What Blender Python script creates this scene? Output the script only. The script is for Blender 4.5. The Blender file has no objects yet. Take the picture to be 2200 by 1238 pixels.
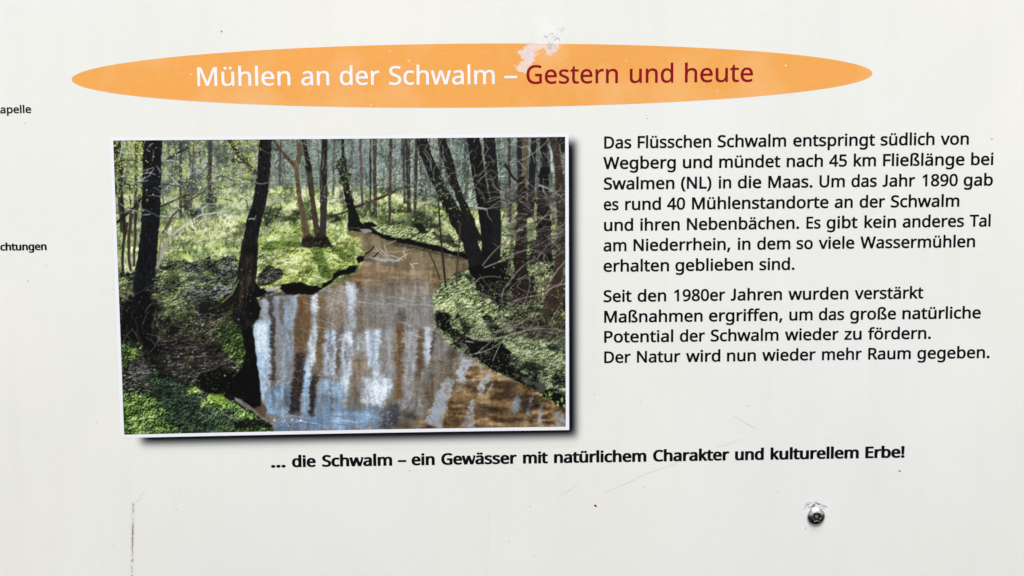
import bpy, bmesh, math, random
import numpy as np
from mathutils import Matrix, Vector
from mathutils.geometry import delaunay_2d_cdt

# ================================================================ camera, sky, sun, exposure
scene = bpy.context.scene
COL = scene.collection
# the board's front face is the plane y = 0; the camera stands 0.85 m before it and looks a little down and to the right
FOC = 2200*50/36.0
CAM_ROT = Matrix(((0.99923709, -0.03806470, -0.00873610), (-0.01263971, -0.10355094, -0.99454384), (0.03695238, 0.99389551, -0.10395307)))
AIM = Vector((0.0, 0.0, 1.35))
CAM_LOC = AIM - 0.85*CAM_ROT[2]
cam = bpy.data.cameras.new('camera'); cam_o = bpy.data.objects.new('camera', cam); COL.objects.link(cam_o)
cam.lens = 50; cam.sensor_width = 36; cam.clip_start = 0.02; cam.clip_end = 200
M = Matrix((CAM_ROT[0], -CAM_ROT[1], -CAM_ROT[2])).transposed().to_4x4(); M.translation = CAM_LOC
cam_o.matrix_world = M
scene.camera = cam_o

SUN_EL, SUN_AZ = math.radians(60), math.radians(172)
world = bpy.data.worlds.new('World'); scene.world = world; world.use_nodes = True
wn = world.node_tree.nodes; wl = world.node_tree.links
sky = wn.new('ShaderNodeTexSky'); sky.sky_type = 'NISHITA'; sky.sun_disc = False
sky.sun_elevation = SUN_EL; sky.sun_rotation = SUN_AZ; sky.dust_density = 3.0; sky.air_density = 1.0; sky.ozone_density = 1.0
wl.new(sky.outputs[0], wn['Background'].inputs[0]); wn['Background'].inputs[1].default_value = 0.08
sun = bpy.data.lights.new('sun', 'SUN'); sun.energy = 1.5; sun.angle = math.radians(40); sun.color = (1.0, 0.965, 0.85)
sun_o = bpy.data.objects.new('sun', sun); COL.objects.link(sun_o)
sd = Vector((math.sin(SUN_AZ)*math.cos(SUN_EL), math.cos(SUN_AZ)*math.cos(SUN_EL), math.sin(SUN_EL)))
sun_o.rotation_euler = sd.to_track_quat('Z', 'Y').to_euler(); sun_o.location = sd*5
scene.view_settings.view_transform = 'Standard'; scene.view_settings.look = 'None'
scene.view_settings.gamma = 1; scene.view_settings.use_curve_mapping = False
scene.view_settings.exposure = 1.18

# ================================================================ helpers
def bow(x, z): return .035*x*x+.13*(z-1.36)**2       # bulge of a few millimetres, added so sunlight falls off across the board
def P(x, y, d=0.0):
    """a place on the board (measured on the 2200 x 1238 sheet) -> metres; d = height above the board"""
    r = CAM_ROT.transposed() @ Vector(((x-1100)/FOC, (y-619)/FOC, 1))
    q = CAM_LOC + r*(-CAM_LOC.y/r.y)
    for _ in range(4): q = CAM_LOC + r*((bow(q.x, q.z)-d-CAM_LOC.y)/r.y)
    return q
def Parr(x, y, d):
    x = np.asarray(x, float); y = np.asarray(y, float); R = np.array(CAM_ROT)
    c = np.stack([(x-1100)/FOC, (y-619)/FOC, np.ones_like(x)], -1) @ R
    C = np.array(CAM_LOC); t = -C[1]/c[..., 1]
    o = C+c*t[..., None]
    for _ in range(4): o = C+c*((bow(o[..., 0], o[..., 2])-d-C[1])/c[..., 1])[..., None]
    return o
INK = 1/1.15                                             # printed tone seen in the photograph -> ink reflectance
def lin(c):
    c = np.asarray(c, float)/255
    return np.where(c <= .04045, c/12.92, ((c+.055)/1.055)**2.4)
def ink(c): return tuple(float(v) for v in np.clip(lin(c)*INK, 0, .95))
def link(name, me, mats=(), parent=None, label=None):
    o = bpy.data.objects.new(name, me); COL.objects.link(o)
    for m in mats: me.materials.append(m)
    if parent is not None: o.parent = parent
    if label: o['label'] = label
    return o
def mesh(name, verts, faces, smooth=False):
    me = bpy.data.meshes.new(name); me.from_pydata([tuple(v) for v in verts], [], faces)
    if smooth: me.polygons.foreach_set('use_smooth', [True]*len(me.polygons))
    me.update(); return me
def new_mat(name):
    m = bpy.data.materials.new(name); m.use_nodes = True
    b = m.node_tree.nodes['Principled BSDF']
    b.inputs['Roughness'].default_value = .62; b.inputs['Specular IOR Level'].default_value = .10
    return m, b, m.node_tree
def grain(nt, base, amp, sx, sz, detail=3, seed=0.0, mottle=0.0, msc=9.0, msx=1.0):
    """base colour x (1 + amp*fine cloth-like grain + mottle*broad uneven wear)"""
    N = nt.nodes; L = nt.links
    tc = N.new('ShaderNodeTexCoord')
    mp = N.new('ShaderNodeMapping'); mp.inputs['Scale'].default_value = (sx, 1, sz); mp.inputs['Location'].default_value = (seed, seed*1.7, seed*.6)
    L.new(tc.outputs['Object'], mp.inputs[0])
    n1 = N.new('ShaderNodeTexNoise'); n1.inputs['Scale'].default_value = 1; n1.inputs['Detail'].default_value = detail; L.new(mp.outputs[0], n1.inputs['Vector'])
    mp2 = N.new('ShaderNodeMapping'); mp2.inputs['Scale'].default_value = (msc*msx, 1, msc); mp2.inputs['Location'].default_value = (seed+3, seed, 1)
    L.new(tc.outputs['Object'], mp2.inputs[0])
    n2 = N.new('ShaderNodeTexNoise'); n2.inputs['Scale'].default_value = 1; n2.inputs['Detail'].default_value = 4; L.new(mp2.outputs[0], n2.inputs['Vector'])
    a = N.new('ShaderNodeMath'); a.operation = 'MULTIPLY_ADD'; a.inputs[1].default_value = amp*2; a.inputs[2].default_value = 1-amp; L.new(n1.outputs[0], a.inputs[0])
    b = N.new('ShaderNodeMath'); b.operation = 'MULTIPLY_ADD'; b.inputs[1].default_value = mottle*2; b.inputs[2].default_value = 1-mottle; L.new(n2.outputs[0], b.inputs[0])
    c = N.new('ShaderNodeMath'); c.operation = 'MULTIPLY'; L.new(a.outputs[0], c.inputs[0]); L.new(b.outputs[0], c.inputs[1])
    v = N.new('ShaderNodeVectorMath'); v.operation = 'SCALE'; L.new(c.outputs[0], v.inputs['Scale'])
    if isinstance(base, tuple): v.inputs[0].default_value = base
    else: L.new(base, v.inputs[0])
    return v.outputs[0], n1, n2
def plain_ink(name, c, amp=.03):
    m, b, nt = new_mat(name)
    o, _, _ = grain(nt, ink(c), amp, 900, 2600)
    nt.links.new(o, b.inputs['Base Color'])
    return m
def board_base(nt, b):
    """weathered white laminate: grain, uneven wear, faint warm and cool staining"""
    N, L = nt.nodes, nt.links
    o, n1, n2 = grain(nt, ink((244, 244, 240)), .03, 260, 1500, 4, 2.0, .05, 9.0, 1.6)
    mx = N.new('ShaderNodeMix'); mx.data_type = 'RGBA'; mx.blend_type = 'MULTIPLY'; mx.inputs[0].default_value = 1
    rp = N.new('ShaderNodeValToRGB'); rp.color_ramp.elements[0].position = .35; rp.color_ramp.elements[0].color = (.975, .985, 1.0, 1)
    rp.color_ramp.elements[1].position = .65; rp.color_ramp.elements[1].color = (1.0, .995, .955, 1)
    tc = N.new('ShaderNodeTexCoord'); n3 = N.new('ShaderNodeTexNoise'); n3.inputs['Scale'].default_value = 3.6; n3.inputs['Detail'].default_value = 4
    L.new(tc.outputs['Object'], n3.inputs['Vector']); L.new(n3.outputs[0], rp.inputs[0]); L.new(o, mx.inputs[6]); L.new(rp.outputs[0], mx.inputs[7])
    # thin rain runs: narrow in width, long in height
    mp = N.new('ShaderNodeMapping'); mp.inputs['Scale'].default_value = (75, 1, 5.5); L.new(tc.outputs['Object'], mp.inputs[0])
    n4 = N.new('ShaderNodeTexNoise'); n4.inputs['Scale'].default_value = 1; n4.inputs['Detail'].default_value = 3; L.new(mp.outputs[0], n4.inputs['Vector'])
    mr = N.new('ShaderNodeMapRange'); mr.inputs[1].default_value = .52; mr.inputs[2].default_value = .78; mr.inputs[3].default_value = 1; mr.inputs[4].default_value = .975; L.new(n4.outputs[0], mr.inputs[0])
    v = N.new('ShaderNodeVectorMath'); v.operation = 'SCALE'; L.new(mx.outputs[2], v.inputs[0]); L.new(mr.outputs[0], v.inputs['Scale'])
    bp = N.new('ShaderNodeBump'); bp.inputs['Strength'].default_value = .10; bp.inputs['Distance'].default_value = .0004
    L.new(n1.outputs[0], bp.inputs['Height']); L.new(bp.outputs[0], b.inputs['Normal']); b.inputs['Roughness'].default_value = .55
    return v.outputs[0]
def orange_base(nt, b):
    """orange ink, rubbed paler in places"""
    N, L = nt.nodes, nt.links
    o, n1, n2 = grain(nt, ink((247, 174, 90)), .07, 420, 1500, 4, 5.0, .07, 11.0, .8)
    mx = N.new('ShaderNodeMix'); mx.data_type = 'RGBA'
    tc = N.new('ShaderNodeTexCoord'); n3 = N.new('ShaderNodeTexNoise'); n3.inputs['Scale'].default_value = 22; n3.inputs['Detail'].default_value = 5
    L.new(tc.outputs['Object'], n3.inputs['Vector'])
    rp = N.new('ShaderNodeMapRange'); rp.inputs[1].default_value = .46; rp.inputs[2].default_value = .78; rp.inputs[3].default_value = 0; rp.inputs[4].default_value = .8
    L.new(n3.outputs[0], rp.inputs[0]); L.new(rp.outputs[0], mx.inputs[0]); L.new(o, mx.inputs[6]); mx.inputs[7].default_value = (*ink((252, 202, 146)), 1)
    return mx.outputs[2]
def tone_ink(name, under=None):
    """ink whose tone (and cover, over the colour beneath) is stored per point of the printed sheet"""
    m, b, nt = new_mat(name)
    a = nt.nodes.new('ShaderNodeAttribute'); a.attribute_name = 'ink'
    o, _, _ = grain(nt, a.outputs['Color'], .02, 900, 2600)
    if under:
        mx = nt.nodes.new('ShaderNodeMix'); mx.data_type = 'RGBA'
        nt.links.new(a.outputs['Alpha'], mx.inputs[0]); nt.links.new(under(nt, b), mx.inputs[6]); nt.links.new(o, mx.inputs[7]); o = mx.outputs[2]
    nt.links.new(o, b.inputs['Base Color'])
    return m
def sheet(name, X, Y, d, rgb, alpha, mat, parent, label=None):
    """printed sheet: a grid of points X, Y (sheet measure) carrying ink tones"""
    h, w = X.shape
    co = Parr(X, Y, d).reshape(-1, 3)
    idx = np.arange(h*w).reshape(h, w)
    q = np.stack([idx[1:, :-1], idx[1:, 1:], idx[:-1, 1:], idx[:-1, :-1]], -1).reshape(-1, 4)
    if alpha is not None:                                  # leave out what carries no ink at all
        am = np.maximum.reduce([alpha[1:, :-1], alpha[1:, 1:], alpha[:-1, 1:], alpha[:-1, :-1]]).ravel() > .004
        q = q[am]
        used = np.unique(q); remap = np.zeros(h*w, int); remap[used] = np.arange(len(used)); q = remap[q]
    else: used = np.arange(h*w)
    co = co[used]
    me = bpy.data.meshes.new(name)
    me.vertices.add(len(co)); me.vertices.foreach_set('co', co.ravel().astype(np.float32))
    me.loops.add(q.size); me.loops.foreach_set('vertex_index', q.ravel().astype(np.int32))
    me.polygons.add(len(q)); me.polygons.foreach_set('loop_start', np.arange(0, q.size, 4, dtype=np.int32))
    me.update(calc_edges=True)
    ca = me.color_attributes.new('ink', 'FLOAT_COLOR', 'POINT')
    rgba = np.ones((h*w, 4), np.float32); rgba[:, :3] = np.clip(lin(rgb.reshape(-1, 3))*INK, 0, .95)
    if alpha is not None: rgba[:, 3] = alpha.ravel()
    ca.data.foreach_set('color', rgba[used].ravel())
    return link(name, me, [mat], parent, label)


# ---------------------------------------------------------------- printed picture (flat ink on the sign)
PW, PH = 972, 625
def T(x, y):
    """sheet coordinates of the picture -> pixel of the painted array"""
    yt = 302 - .0080*(x-243); yb = 934 - .0181*(x-267)
    v = (y-yt)/(yb-yt)
    xl = 243.2 + .037*(y-302); xr = 1214 + .00225*(y-294)
    return np.array([(x-xl)/(xr-xl)*PW, v*PH])
def paint_picture():
    R = np.random.RandomState(7)
    H, W = PH, PW
    yy, xx = np.mgrid[0:H, 0:W].astype(np.float32)
    def sm(t): t = np.clip(t, 0, 1); return t*t*(3-2*t)
    def noise(sx, sy, seed):
        r = np.random.RandomState(seed)
        gh, gw = int(H/sy)+3, int(W/sx)+3
        g = r.rand(gh, gw).astype(np.float32)
        fy, fx = np.arange(H)/sy, np.arange(W)/sx
        iy, ix = fy.astype(int), fx.astype(int)
        ty, tx = sm(fy-iy)[:, None], sm(fx-ix)[None, :]
        a = g[iy][:, ix]; b = g[iy][:, ix+1]; c = g[iy+1][:, ix]; d = g[iy+1][:, ix+1]
        return (a*(1-tx)+b*tx)*(1-ty)+(c*(1-tx)+d*tx)*ty
    def fbm(sx, sy, seed, o=4, g=.55):
        t = 0; s = 0; a = 1
        for k in range(o):
            t = t+a*noise(max(sx/2**k, 1.01), max(sy/2**k, 1.01), seed+k*17); s += a; a *= g
        t = t/s
        return t
    def eq(n):                                             # flatten the histogram to 0..1
        o = np.argsort(np.argsort(n[::3, ::3].ravel()))
        q = np.sort(n[::3, ::3].ravel())
        return (np.searchsorted(q, n.ravel())/len(q)).reshape(n.shape).astype(np.float32)
    def ramp(n, stops):
        xs = [s[0] for s in stops]
        return np.stack([np.interp(n, xs, [s[1][k] for s in stops]) for k in range(3)], -1).astype(np.float32)
    def blur(a, r=1):
        for _ in range(r):
            a = (a+np.roll(a, 1, 0)+np.roll(a, -1, 0))/3
            a = (a+np.roll(a, 1, 1)+np.roll(a, -1, 1))/3
        return a
    wx1 = fbm(18, 18, 301, 4)-.5; wy1 = fbm(18, 18, 401, 4)-.5
    def poly(pts, warp=6, soft=1):
        p = np.array([T(*q) for q in pts]); X = xx+wx1*2*warp; Y = yy+wy1*2*warp
        m = np.zeros((H, W), bool)
        for (x0, y0), (x1, y1) in zip(p, np.roll(p, -1, 0)):
            if abs(y1-y0) < 1e-6: continue
            c = (y0 > Y) != (y1 > Y)
            m ^= c & (X < (x1-x0)*(Y-y0)/(y1-y0)+x0)
        m = m.astype(np.float32)
        return blur(m, soft) if soft else m
    def band(x0, y0, x1, y1, sx, sy):                      # soft oval
        a = T(x0, y0); b = T(x1, y1)
        return np.exp(-(((xx-(a[0]+b[0])/2)/sx)**2+((yy-(a[1]+b[1])/2)/sy)**2))
    img = np.zeros((H, W, 3), np.float32)
    def put(col, m):
        img[:] = img*(1-m[..., None])+(np.asarray(col, np.float32) if np.ndim(col) != 1 else np.array(col, np.float32))*m[..., None]
    def trunk(rows, col, rough=1.5, seed=0, soft=1.2, bark=.35, alpha=1, rim=None):
        q = [(T(l, y), T(r, y)) for (y, l, r) in rows]
        ys = [a[1] for a, b in q]
        L = np.interp(yy[:, 0], ys, [a[0] for a, b in q]); Rr = np.interp(yy[:, 0], ys, [b[0] for a, b in q])
        jl = (noise(3, 7, 900+seed)[:, 5]-.5)*2*rough; jr = (noise(3, 7, 950+seed)[:, 5]-.5)*2*rough
        L = (L+jl)[:, None]; Rr = (Rr+jr)[:, None]
        m = np.clip((xx-L)/soft+.5, 0, 1)*np.clip((Rr-xx)/soft+.5, 0, 1)
        m *= np.clip(yy-min(ys)+1, 0, 1)*np.clip((max(ys)-yy)/4, 0, 1)
        n = .6*fbm(4, 13, 1000+seed, 3)+.4*noise(2.2, 4, 1100+seed)
        c = np.array(col, np.float32)[None, None]*(1+bark*(n[..., None]-.5)*2)
        if rim is not None:                                 # the light side of the bark
            t = np.clip((xx-L)/np.maximum(Rr-L, 1), 0, 1)
            c = c+(np.array(rim, np.float32))[None, None]*(np.abs(t-.5)*2)[..., None]**3*n[..., None]
        put(c, m*alpha)
    def stroke(pts, w, col, a=1.0, raw=False):
        p = np.array([q if raw else T(*q) for q in pts], float)
        w = np.broadcast_to(np.asarray(w, float), (2,)) if np.ndim(w) else np.array([w, w], float)
        L = np.r_[0, np.cumsum(np.hypot(*np.diff(p, axis=0).T))]; tot = max(L[-1], 1e-6)
        for k in range(len(p)-1):
            x0, y0 = p[k]; x1, y1 = p[k+1]
            wa, wb = (w[0]+(w[1]-w[0])*L[k]/tot, w[0]+(w[1]-w[0])*L[k+1]/tot)
            e = max(wa, wb)/2+1.5
            i0, i1 = int(max(0, min(y0, y1)-e)), int(min(H, max(y0, y1)+e+1)); j0, j1 = int(max(0, min(x0, x1)-e)), int(min(W, max(x0, x1)+e+1))
            if i1 <= i0 or j1 <= j0: continue
            X = xx[i0:i1, j0:j1]; Y = yy[i0:i1, j0:j1]; dx, dy = x1-x0, y1-y0
            t = np.clip(((X-x0)*dx+(Y-y0)*dy)/max(dx*dx+dy*dy, 1e-6), 0, 1)
            d = np.hypot(X-x0-t*dx, Y-y0-t*dy)
            m = np.clip((wa+(wb-wa)*t)/2-d+.6, 0, 1)*min(1, a)
            img[i0:i1, j0:j1] = img[i0:i1, j0:j1]*(1-m[..., None])+np.array(col, np.float32)*m[..., None]
    def curvy(x0, y0, x1, y1, w, col, a=1, bend=.12, n=6, r=R):
        t = np.linspace(0, 1, n); L = np.hypot(x1-x0, y1-y0)
        off = bend*L*np.sin(np.pi*t)*(r.rand()-.5)*2+np.cumsum(r.randn(n))*L*.012
        nx, ny = -(y1-y0)/max(L, 1), (x1-x0)/max(L, 1)
        pts = [(x0+(x1-x0)*k+nx*o, y0+(y1-y0)*k+ny*o) for k, o in zip(t, off)]
        stroke(pts, w, col, a); return pts
    def dots(n, box, cols, smin, smax, mask=None, a=(.5, 1), r=R, flat=1.0):
        x0, y0, x1, y1 = box
        for _ in range(n):
            u, v = T(x0+(x1-x0)*r.rand(), y0+(y1-y0)*r.rand())
            iu, iv = int(u), int(v)
            if not (0 <= iu < W and 0 <= iv < H): continue
            if mask is not None and mask[iv, iu] < r.rand(): continue
            s = smin+(smax-smin)*r.rand()**2; e = s+1.5
            i0, i1, j0, j1 = int(max(0, v-e)), int(min(H, v+e+1)), int(max(0, u-e)), int(min(W, u+e+1))
            th = r.rand()*3.14; cu, cv = xx[i0:i1, j0:j1]-u, yy[i0:i1, j0:j1]-v
            p, q = cu*np.cos(th)+cv*np.sin(th), -cu*np.sin(th)+cv*np.cos(th)
            m = np.clip(s+.4-np.hypot(p, q*(1+r.rand()*1.3)*flat), 0, 1)*(a[0]+(a[1]-a[0])*r.rand())
            c = np.array(cols[r.randint(len(cols))], np.float32)*(.85+.3*r.rand())
            img[i0:i1, j0:j1] = img[i0:i1, j0:j1]*(1-m[..., None])+c*m[..., None]
    def relief(sx, sy, seed, g=.8, k=1.6, dx=1, dy=2):      # tufts lit from above
        n = fbm(sx, sy, seed, 4, g)
        return eq(n+k*(n-np.roll(np.roll(n, dy, 0), dx, 1)))
    fine = eq(.75*relief(9, 8, 1, .95)+.25*noise(1.7, 1.7, 4)+.3*fbm(40, 26, 5, 3))
    def flecks(n, mask, cols, al, tall=0, seed=0, grow=1):
        """many leaf- or blade-sized flecks at once"""
        r = np.random.RandomState(5000+seed); k = len(cols)
        u = r.randint(0, W, n); v = r.randint(0, H, n)
        keep = r.rand(n) < mask[v, u]; u, v = u[keep], v[keep]; c = r.randint(0, k, len(u))
        for q in range(k):
            a = np.zeros((H, W), np.float32); a[v[c == q], u[c == q]] = .5+.5*r.rand((c == q).sum())
            for t in range(tall): a = np.maximum(a, np.roll(np.roll(a, -1, 0), r.randint(-1, 2), 1)*.85)
            a = np.clip(blur(a, grow)*(5.5 if not tall else 3.2), 0, 1)
            put(list(cols[q]), a*al)
    fineb = relief(16, 14, 11, .85)
    blade = eq(.35*noise(1.8, 5, 21)+.4*noise(4, 8, 22)+.5*noise(16, 10, 23)+.5*noise(34, 16, 24)+.35*relief(9, 7, 25))
    flatn = eq(.5*relief(13, 6, 31, .85)+.3*noise(30, 10, 33)+.25*noise(7, 2.6, 34))
    # ---- far wood
    vs = eq(.28*noise(5, 70, 41)+.30*noise(13, 120, 42)+.25*noise(2.2, 14, 43)+.45*relief(7, 7, 44, .9)+.35*fbm(50, 40, 45, 3))
    far = ramp(vs, [(0, (50, 57, 60)), (.3, (88, 100, 92)), (.6, (126, 140, 124)), (.85, (164, 177, 156)), (1, (206, 216, 200))])
    img[:] = far
    img *= (1+.35*(fbm(60, 40, 51, 3)-.5))[..., None]
    gl = sm((T(0, 400)[1]-yy)/150)
    put(ramp(fineb, [(0, (42, 52, 42)), (.4, (88, 100, 72)), (.75, (134, 146, 98)), (1, (188, 196, 138))]),
        .8*poly([(236, 290), (560, 290), (575, 420), (240, 480)], 10, 4)*.75)
    put(ramp(fine, [(0, (50, 58, 58)), (.5, (104, 118, 104)), (1, (168, 180, 158))]), .5*poly([(555, 290), (800, 290), (800, 420), (560, 420)], 10, 6))
    put([60, 66, 68], .4*poly([(1080, 285), (1225, 285), (1225, 430), (1080, 440)], 12, 8))
    put([92, 112, 124], .35*band(715, 320, 790, 360, 90, 45))
    put([206, 216, 176], .34*np.clip(fbm(18, 18, 650, 4, .75)*3.4-1.3, 0, 1)*poly([(340, 290), (560, 290), (552, 430), (340, 440)], 14, 8)); put([168, 186, 194], .38*np.clip(fbm(16, 40, 46, 3)*3-1.2, 0, 1)*poly([(690, 285), (860, 285), (860, 350), (690, 380)], 10, 8)); put([150, 168, 160], .30*np.clip(fbm(22, 30, 47, 3)*3-1.2, 0, 1)*poly([(560, 285), (1110, 285), (1110, 400), (560, 400)], 10, 8))
    # pale poles of the far trees
    for k in range(85):
        x = 250+R.rand()*970; y1 = 395+R.rand()*45; dxx = R.randn()*5
        c = [(58, 60, 60), (70, 68, 64), (48, 52, 54), (140, 150, 152), (120, 130, 128)][R.randint(5)]
        stroke([(x+dxx, 292), (x+dxx*.4+R.randn()*2, 340), (x+R.randn()*1.5, 385), (x, y1)], 1.0+R.rand()**2*3.6, c, .25+.4*R.rand())
    for k in range(620):                                    # twigs against the far wood
        x = 246+R.rand()*970; y = 296+R.rand()*120; a = R.rand()*3.14; L = 6+R.rand()*20
        curvy(x, y, x+L*np.cos(a), y-L*np.sin(a), .9+R.rand()*.6, [(176, 188, 184), (198, 206, 206), (52, 56, 56), (70, 74, 70)][R.randint(4)], .25+.35*R.rand(), .25, 4)
    # ---- meadow behind
    md = poly([(236, 425), (300, 405), (420, 412), (560, 404), (640, 396), (720, 400), (800, 405), (900, 425), (985, 448), (1100, 440), (1225, 440), (1225, 640), (236, 640)], 9, 2)
    grass = ramp(blade, [(0, (58, 70, 42)), (.2, (112, 128, 82)), (.5, (162, 177, 118)), (.78, (196, 207, 148)), (1, (232, 235, 200))])
    put(grass, md)
    pale = fbm(50, 26, 61, 3)
    put(ramp(fine, [(0, (110, 118, 96)), (.5, (168, 176, 146)), (1, (226, 226, 208))]), md*sm((pale-.5)*6)*.7)
    put([72, 92, 60], md*sm((fbm(44, 22, 64, 3)-.56)*9)*.55)
    put([188, 208, 92], md*sm((fbm(30, 14, 66, 3)-.54)*9)*.6*poly([(340, 470), (560, 470), (560, 600), (340, 600)], 10, 6))
    put([120, 128, 112], .45*poly([(236, 395), (560, 395), (560, 470), (236, 470)], 14, 10)*(1-pale))
    # straw in the middle left
    put(ramp(blade, [(0, (84, 92, 62)), (.5, (160, 166, 122)), (1, (226, 224, 196))]), .6*poly([(345, 470), (500, 462), (545, 500), (480, 530), (350, 525)], 14, 6))
    # dark tussocks in the meadow
    for (x, y, sx, sy) in [(590, 462, 16, 12), (572, 470, 10, 20), (635, 458, 14, 6), (720, 470, 22, 6), (420, 462, 12, 8), (650, 470, 30, 6), (770, 462, 16, 14), (850, 455, 30, 6), (905, 470, 22, 18), (930, 485, 18, 10), (850, 476, 20, 5), (400, 440, 8, 24), (455, 430, 7, 26), (800, 458, 6, 10)]:
        u, v = T(x, y)
        m = np.exp(-((xx+wx1*24-u)/sx)**2-((yy+wy1*24-v)/sy)**2)
        put(ramp(fine, [(0, (14, 18, 18)), (.6, (38, 44, 34)), (1, (96, 108, 74))]), np.clip(m*1.5, 0, 1)*.9)
    flecks(9000, md*.9, [(206, 216, 132), (226, 230, 176), (168, 190, 96), (96, 112, 64), (64, 80, 50)], .55, 3, 1)
    flecks(2600, poly([(236, 290), (560, 290), (575, 440), (240, 470)], 12, 6), [(200, 208, 120), (168, 180, 92), (214, 220, 170), (44, 52, 48), (150, 166, 160)], .8, 0, 2)
    flecks(3000, poly([(560, 290), (1225, 290), (1225, 420), (560, 410)], 12, 6), [(176, 190, 172), (200, 208, 188), (46, 52, 54), (132, 148, 110)], .5, 0, 3)
    # ---- left muddy shore
    mud = poly([(236, 590), (300, 585), (345, 560), (400, 560), (440, 556), (480, 552), (520, 560), (570, 580), (600, 610), (560, 660), (545, 700), (535, 760), (515, 800), (500, 850), (560, 880), (595, 925), (595, 945), (236, 945)], 15, 3)
    mt = ramp(eq(.5*flatn+.6*fine), [(0, (6, 7, 9)), (.4, (24, 23, 23)), (.68, (50, 49, 46)), (.88, (88, 92, 78)), (1, (168, 176, 160))])
    put(mt, mud)
    gpatch = sm((fbm(34, 16, 71, 3)-.46)*7)
    put(ramp(fine, [(0, (34, 46, 26)), (.5, (112, 132, 76)), (1, (206, 218, 150))]), mud*gpatch*.8*poly([(236, 560), (440, 550), (450, 600), (410, 680), (236, 700)], 14, 5))
    put(ramp(flatn, [(0, (8, 9, 12)), (.5, (36, 38, 40)), (.8, (88, 96, 98)), (1, (186, 196, 204))]), .7*poly([(400, 580), (520, 565), (545, 600), (490, 640), (420, 665), (395, 630)], 14, 3))
    put([10, 11, 14], .85*sm((flatn-.35)*-8)*poly([(430, 600), (545, 585), (530, 650), (440, 640)], 14, 3))
    put(ramp(fine, [(0, (8, 9, 11)), (.6, (36, 36, 34)), (1, (104, 100, 84))]), .8*poly([(236, 640), (330, 640), (400, 760), (370, 820), (236, 740)], 16, 5))
    put([9, 10, 13], .72*poly([(262, 670), (350, 660), (400, 770), (420, 880), (350, 820), (300, 740), (262, 740)], 18, 8))
    put(ramp(eq(.7*flatn+.4*fine), [(0, (12, 11, 13)), (.4, (36, 33, 34)), (.75, (72, 67, 66)), (1, (146, 146, 152))]), .8*poly([(330, 730), (420, 715), (500, 735), (510, 780), (470, 820), (380, 815)], 14, 4))
    put(ramp(flatn, [(0, (40, 38, 42)), (.5, (80, 78, 82)), (1, (140, 138, 142))]), .6*poly([(268, 775), (310, 770), (330, 810), (290, 825)], 10, 4))
    gp2 = sm((fbm(20, 12, 73, 3)-.5)*8)
    put(ramp(fine, [(0, (22, 30, 18)), (.5, (86, 104, 58)), (1, (178, 194, 124))]), mud*gp2*.75*poly([(360, 555), (545, 560), (540, 690), (470, 700), (350, 690)], 14, 6))
    put(ramp(fine, [(0, (10, 16, 12)), (.5, (50, 64, 38)), (1, (130, 146, 90))]), mud*sm((fbm(24, 14, 74, 3)-.5)*8)*.7*poly([(310, 670), (540, 690), (500, 740), (330, 740)], 14, 6))
    put(ramp(fine, [(0, (30, 38, 24)), (.4, (112, 128, 84)), (.75, (170, 184, 128)), (1, (220, 228, 192))]), .62*np.clip(fbm(20, 12, 630, 4, .75)*3.2-1.05, 0, 1)*poly([(340, 556), (450, 552), (440, 600), (415, 640), (395, 676), (335, 690)], 16, 6))
    put(ramp(fine, [(0, (24, 26, 24)), (.5, (92, 98, 92)), (1, (190, 200, 200))]), .5*np.clip(fbm(18, 8, 631, 4, .75)*3.2-1.2, 0, 1)*poly([(400, 575), (540, 560), (540, 640), (430, 690), (390, 660)], 16, 6))
    put([74, 62, 52], .45*np.clip(fbm(20, 10, 632, 4, .75)*3.2-1.2, 0, 1)*poly([(320, 640), (470, 660), (500, 790), (340, 800), (300, 700)], 16, 8))
    # moss on the bank edge
    gr2 = ramp(fine, [(0, (10, 16, 10)), (.35, (38, 54, 30)), (.65, (78, 102, 52)), (.88, (122, 150, 78)), (1, (176, 198, 118))])
    put(gr2, .95*poly([(462, 706), (500, 690), (524, 712), (530, 760), (518, 790), (490, 760), (466, 735)], 9, 2))
    put([9, 10, 10], .95*poly([(520, 700), (536, 706), (542, 780), (556, 840), (540, 870), (498, 846), (440, 815), (470, 802), (514, 800), (529, 770)], 4, 2))
    put([9, 10, 10], .9*poly([(426, 808), (470, 790), (520, 800), (520, 850), (470, 852), (430, 835)], 7, 3))
    # green foot of the picture
    gb = ramp(eq(.7*fine+.4*blade), [(0, (8, 14, 10)), (.25, (28, 42, 26)), (.55, (70, 96, 50)), (.8, (118, 150, 72)), (.93, (164, 188, 104)), (1, (214, 224, 172))])
    put(gb, poly([(236, 850), (290, 840), (340, 855), (360, 880), (370, 912), (400, 945), (236, 945)], 12, 3))
    put(ramp(fine, [(0, (8, 14, 14)), (.5, (34, 50, 38)), (1, (100, 124, 96))]), poly([(320, 800), (400, 820), (430, 860), (480, 880), (520, 920), (420, 940), (360, 900), (330, 860)], 14, 3)*.9)
    put(gb, poly([(236, 738), (285, 742), (305, 762), (270, 785), (236, 790)], 8, 2)*.9)
    put(gb*1.12, poly([(395, 838), (412, 826), (430, 838), (436, 848), (400, 846)], 4, 1))
    put(gb*1.2+8, poly([(430, 862), (450, 846), (480, 848), (500, 864), (520, 876), (548, 892), (556, 916), (530, 916), (500, 900), (470, 880), (430, 876)], 6, 1))
    put([150, 176, 60], .6*poly([(446, 848), (480, 850), (498, 864), (470, 866)], 5, 2))
    put(ramp(fine, [(0, (10, 14, 14)), (.5, (48, 62, 46)), (1, (150, 170, 140))]), poly([(420, 872), (500, 880), (520, 905), (440, 905)], 8, 2)*.8)
    put([120, 140, 66], .5*sm((fine-.55)*5)*poly([(470, 905), (600, 900), (600, 945), (470, 945)], 8, 2))
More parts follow.
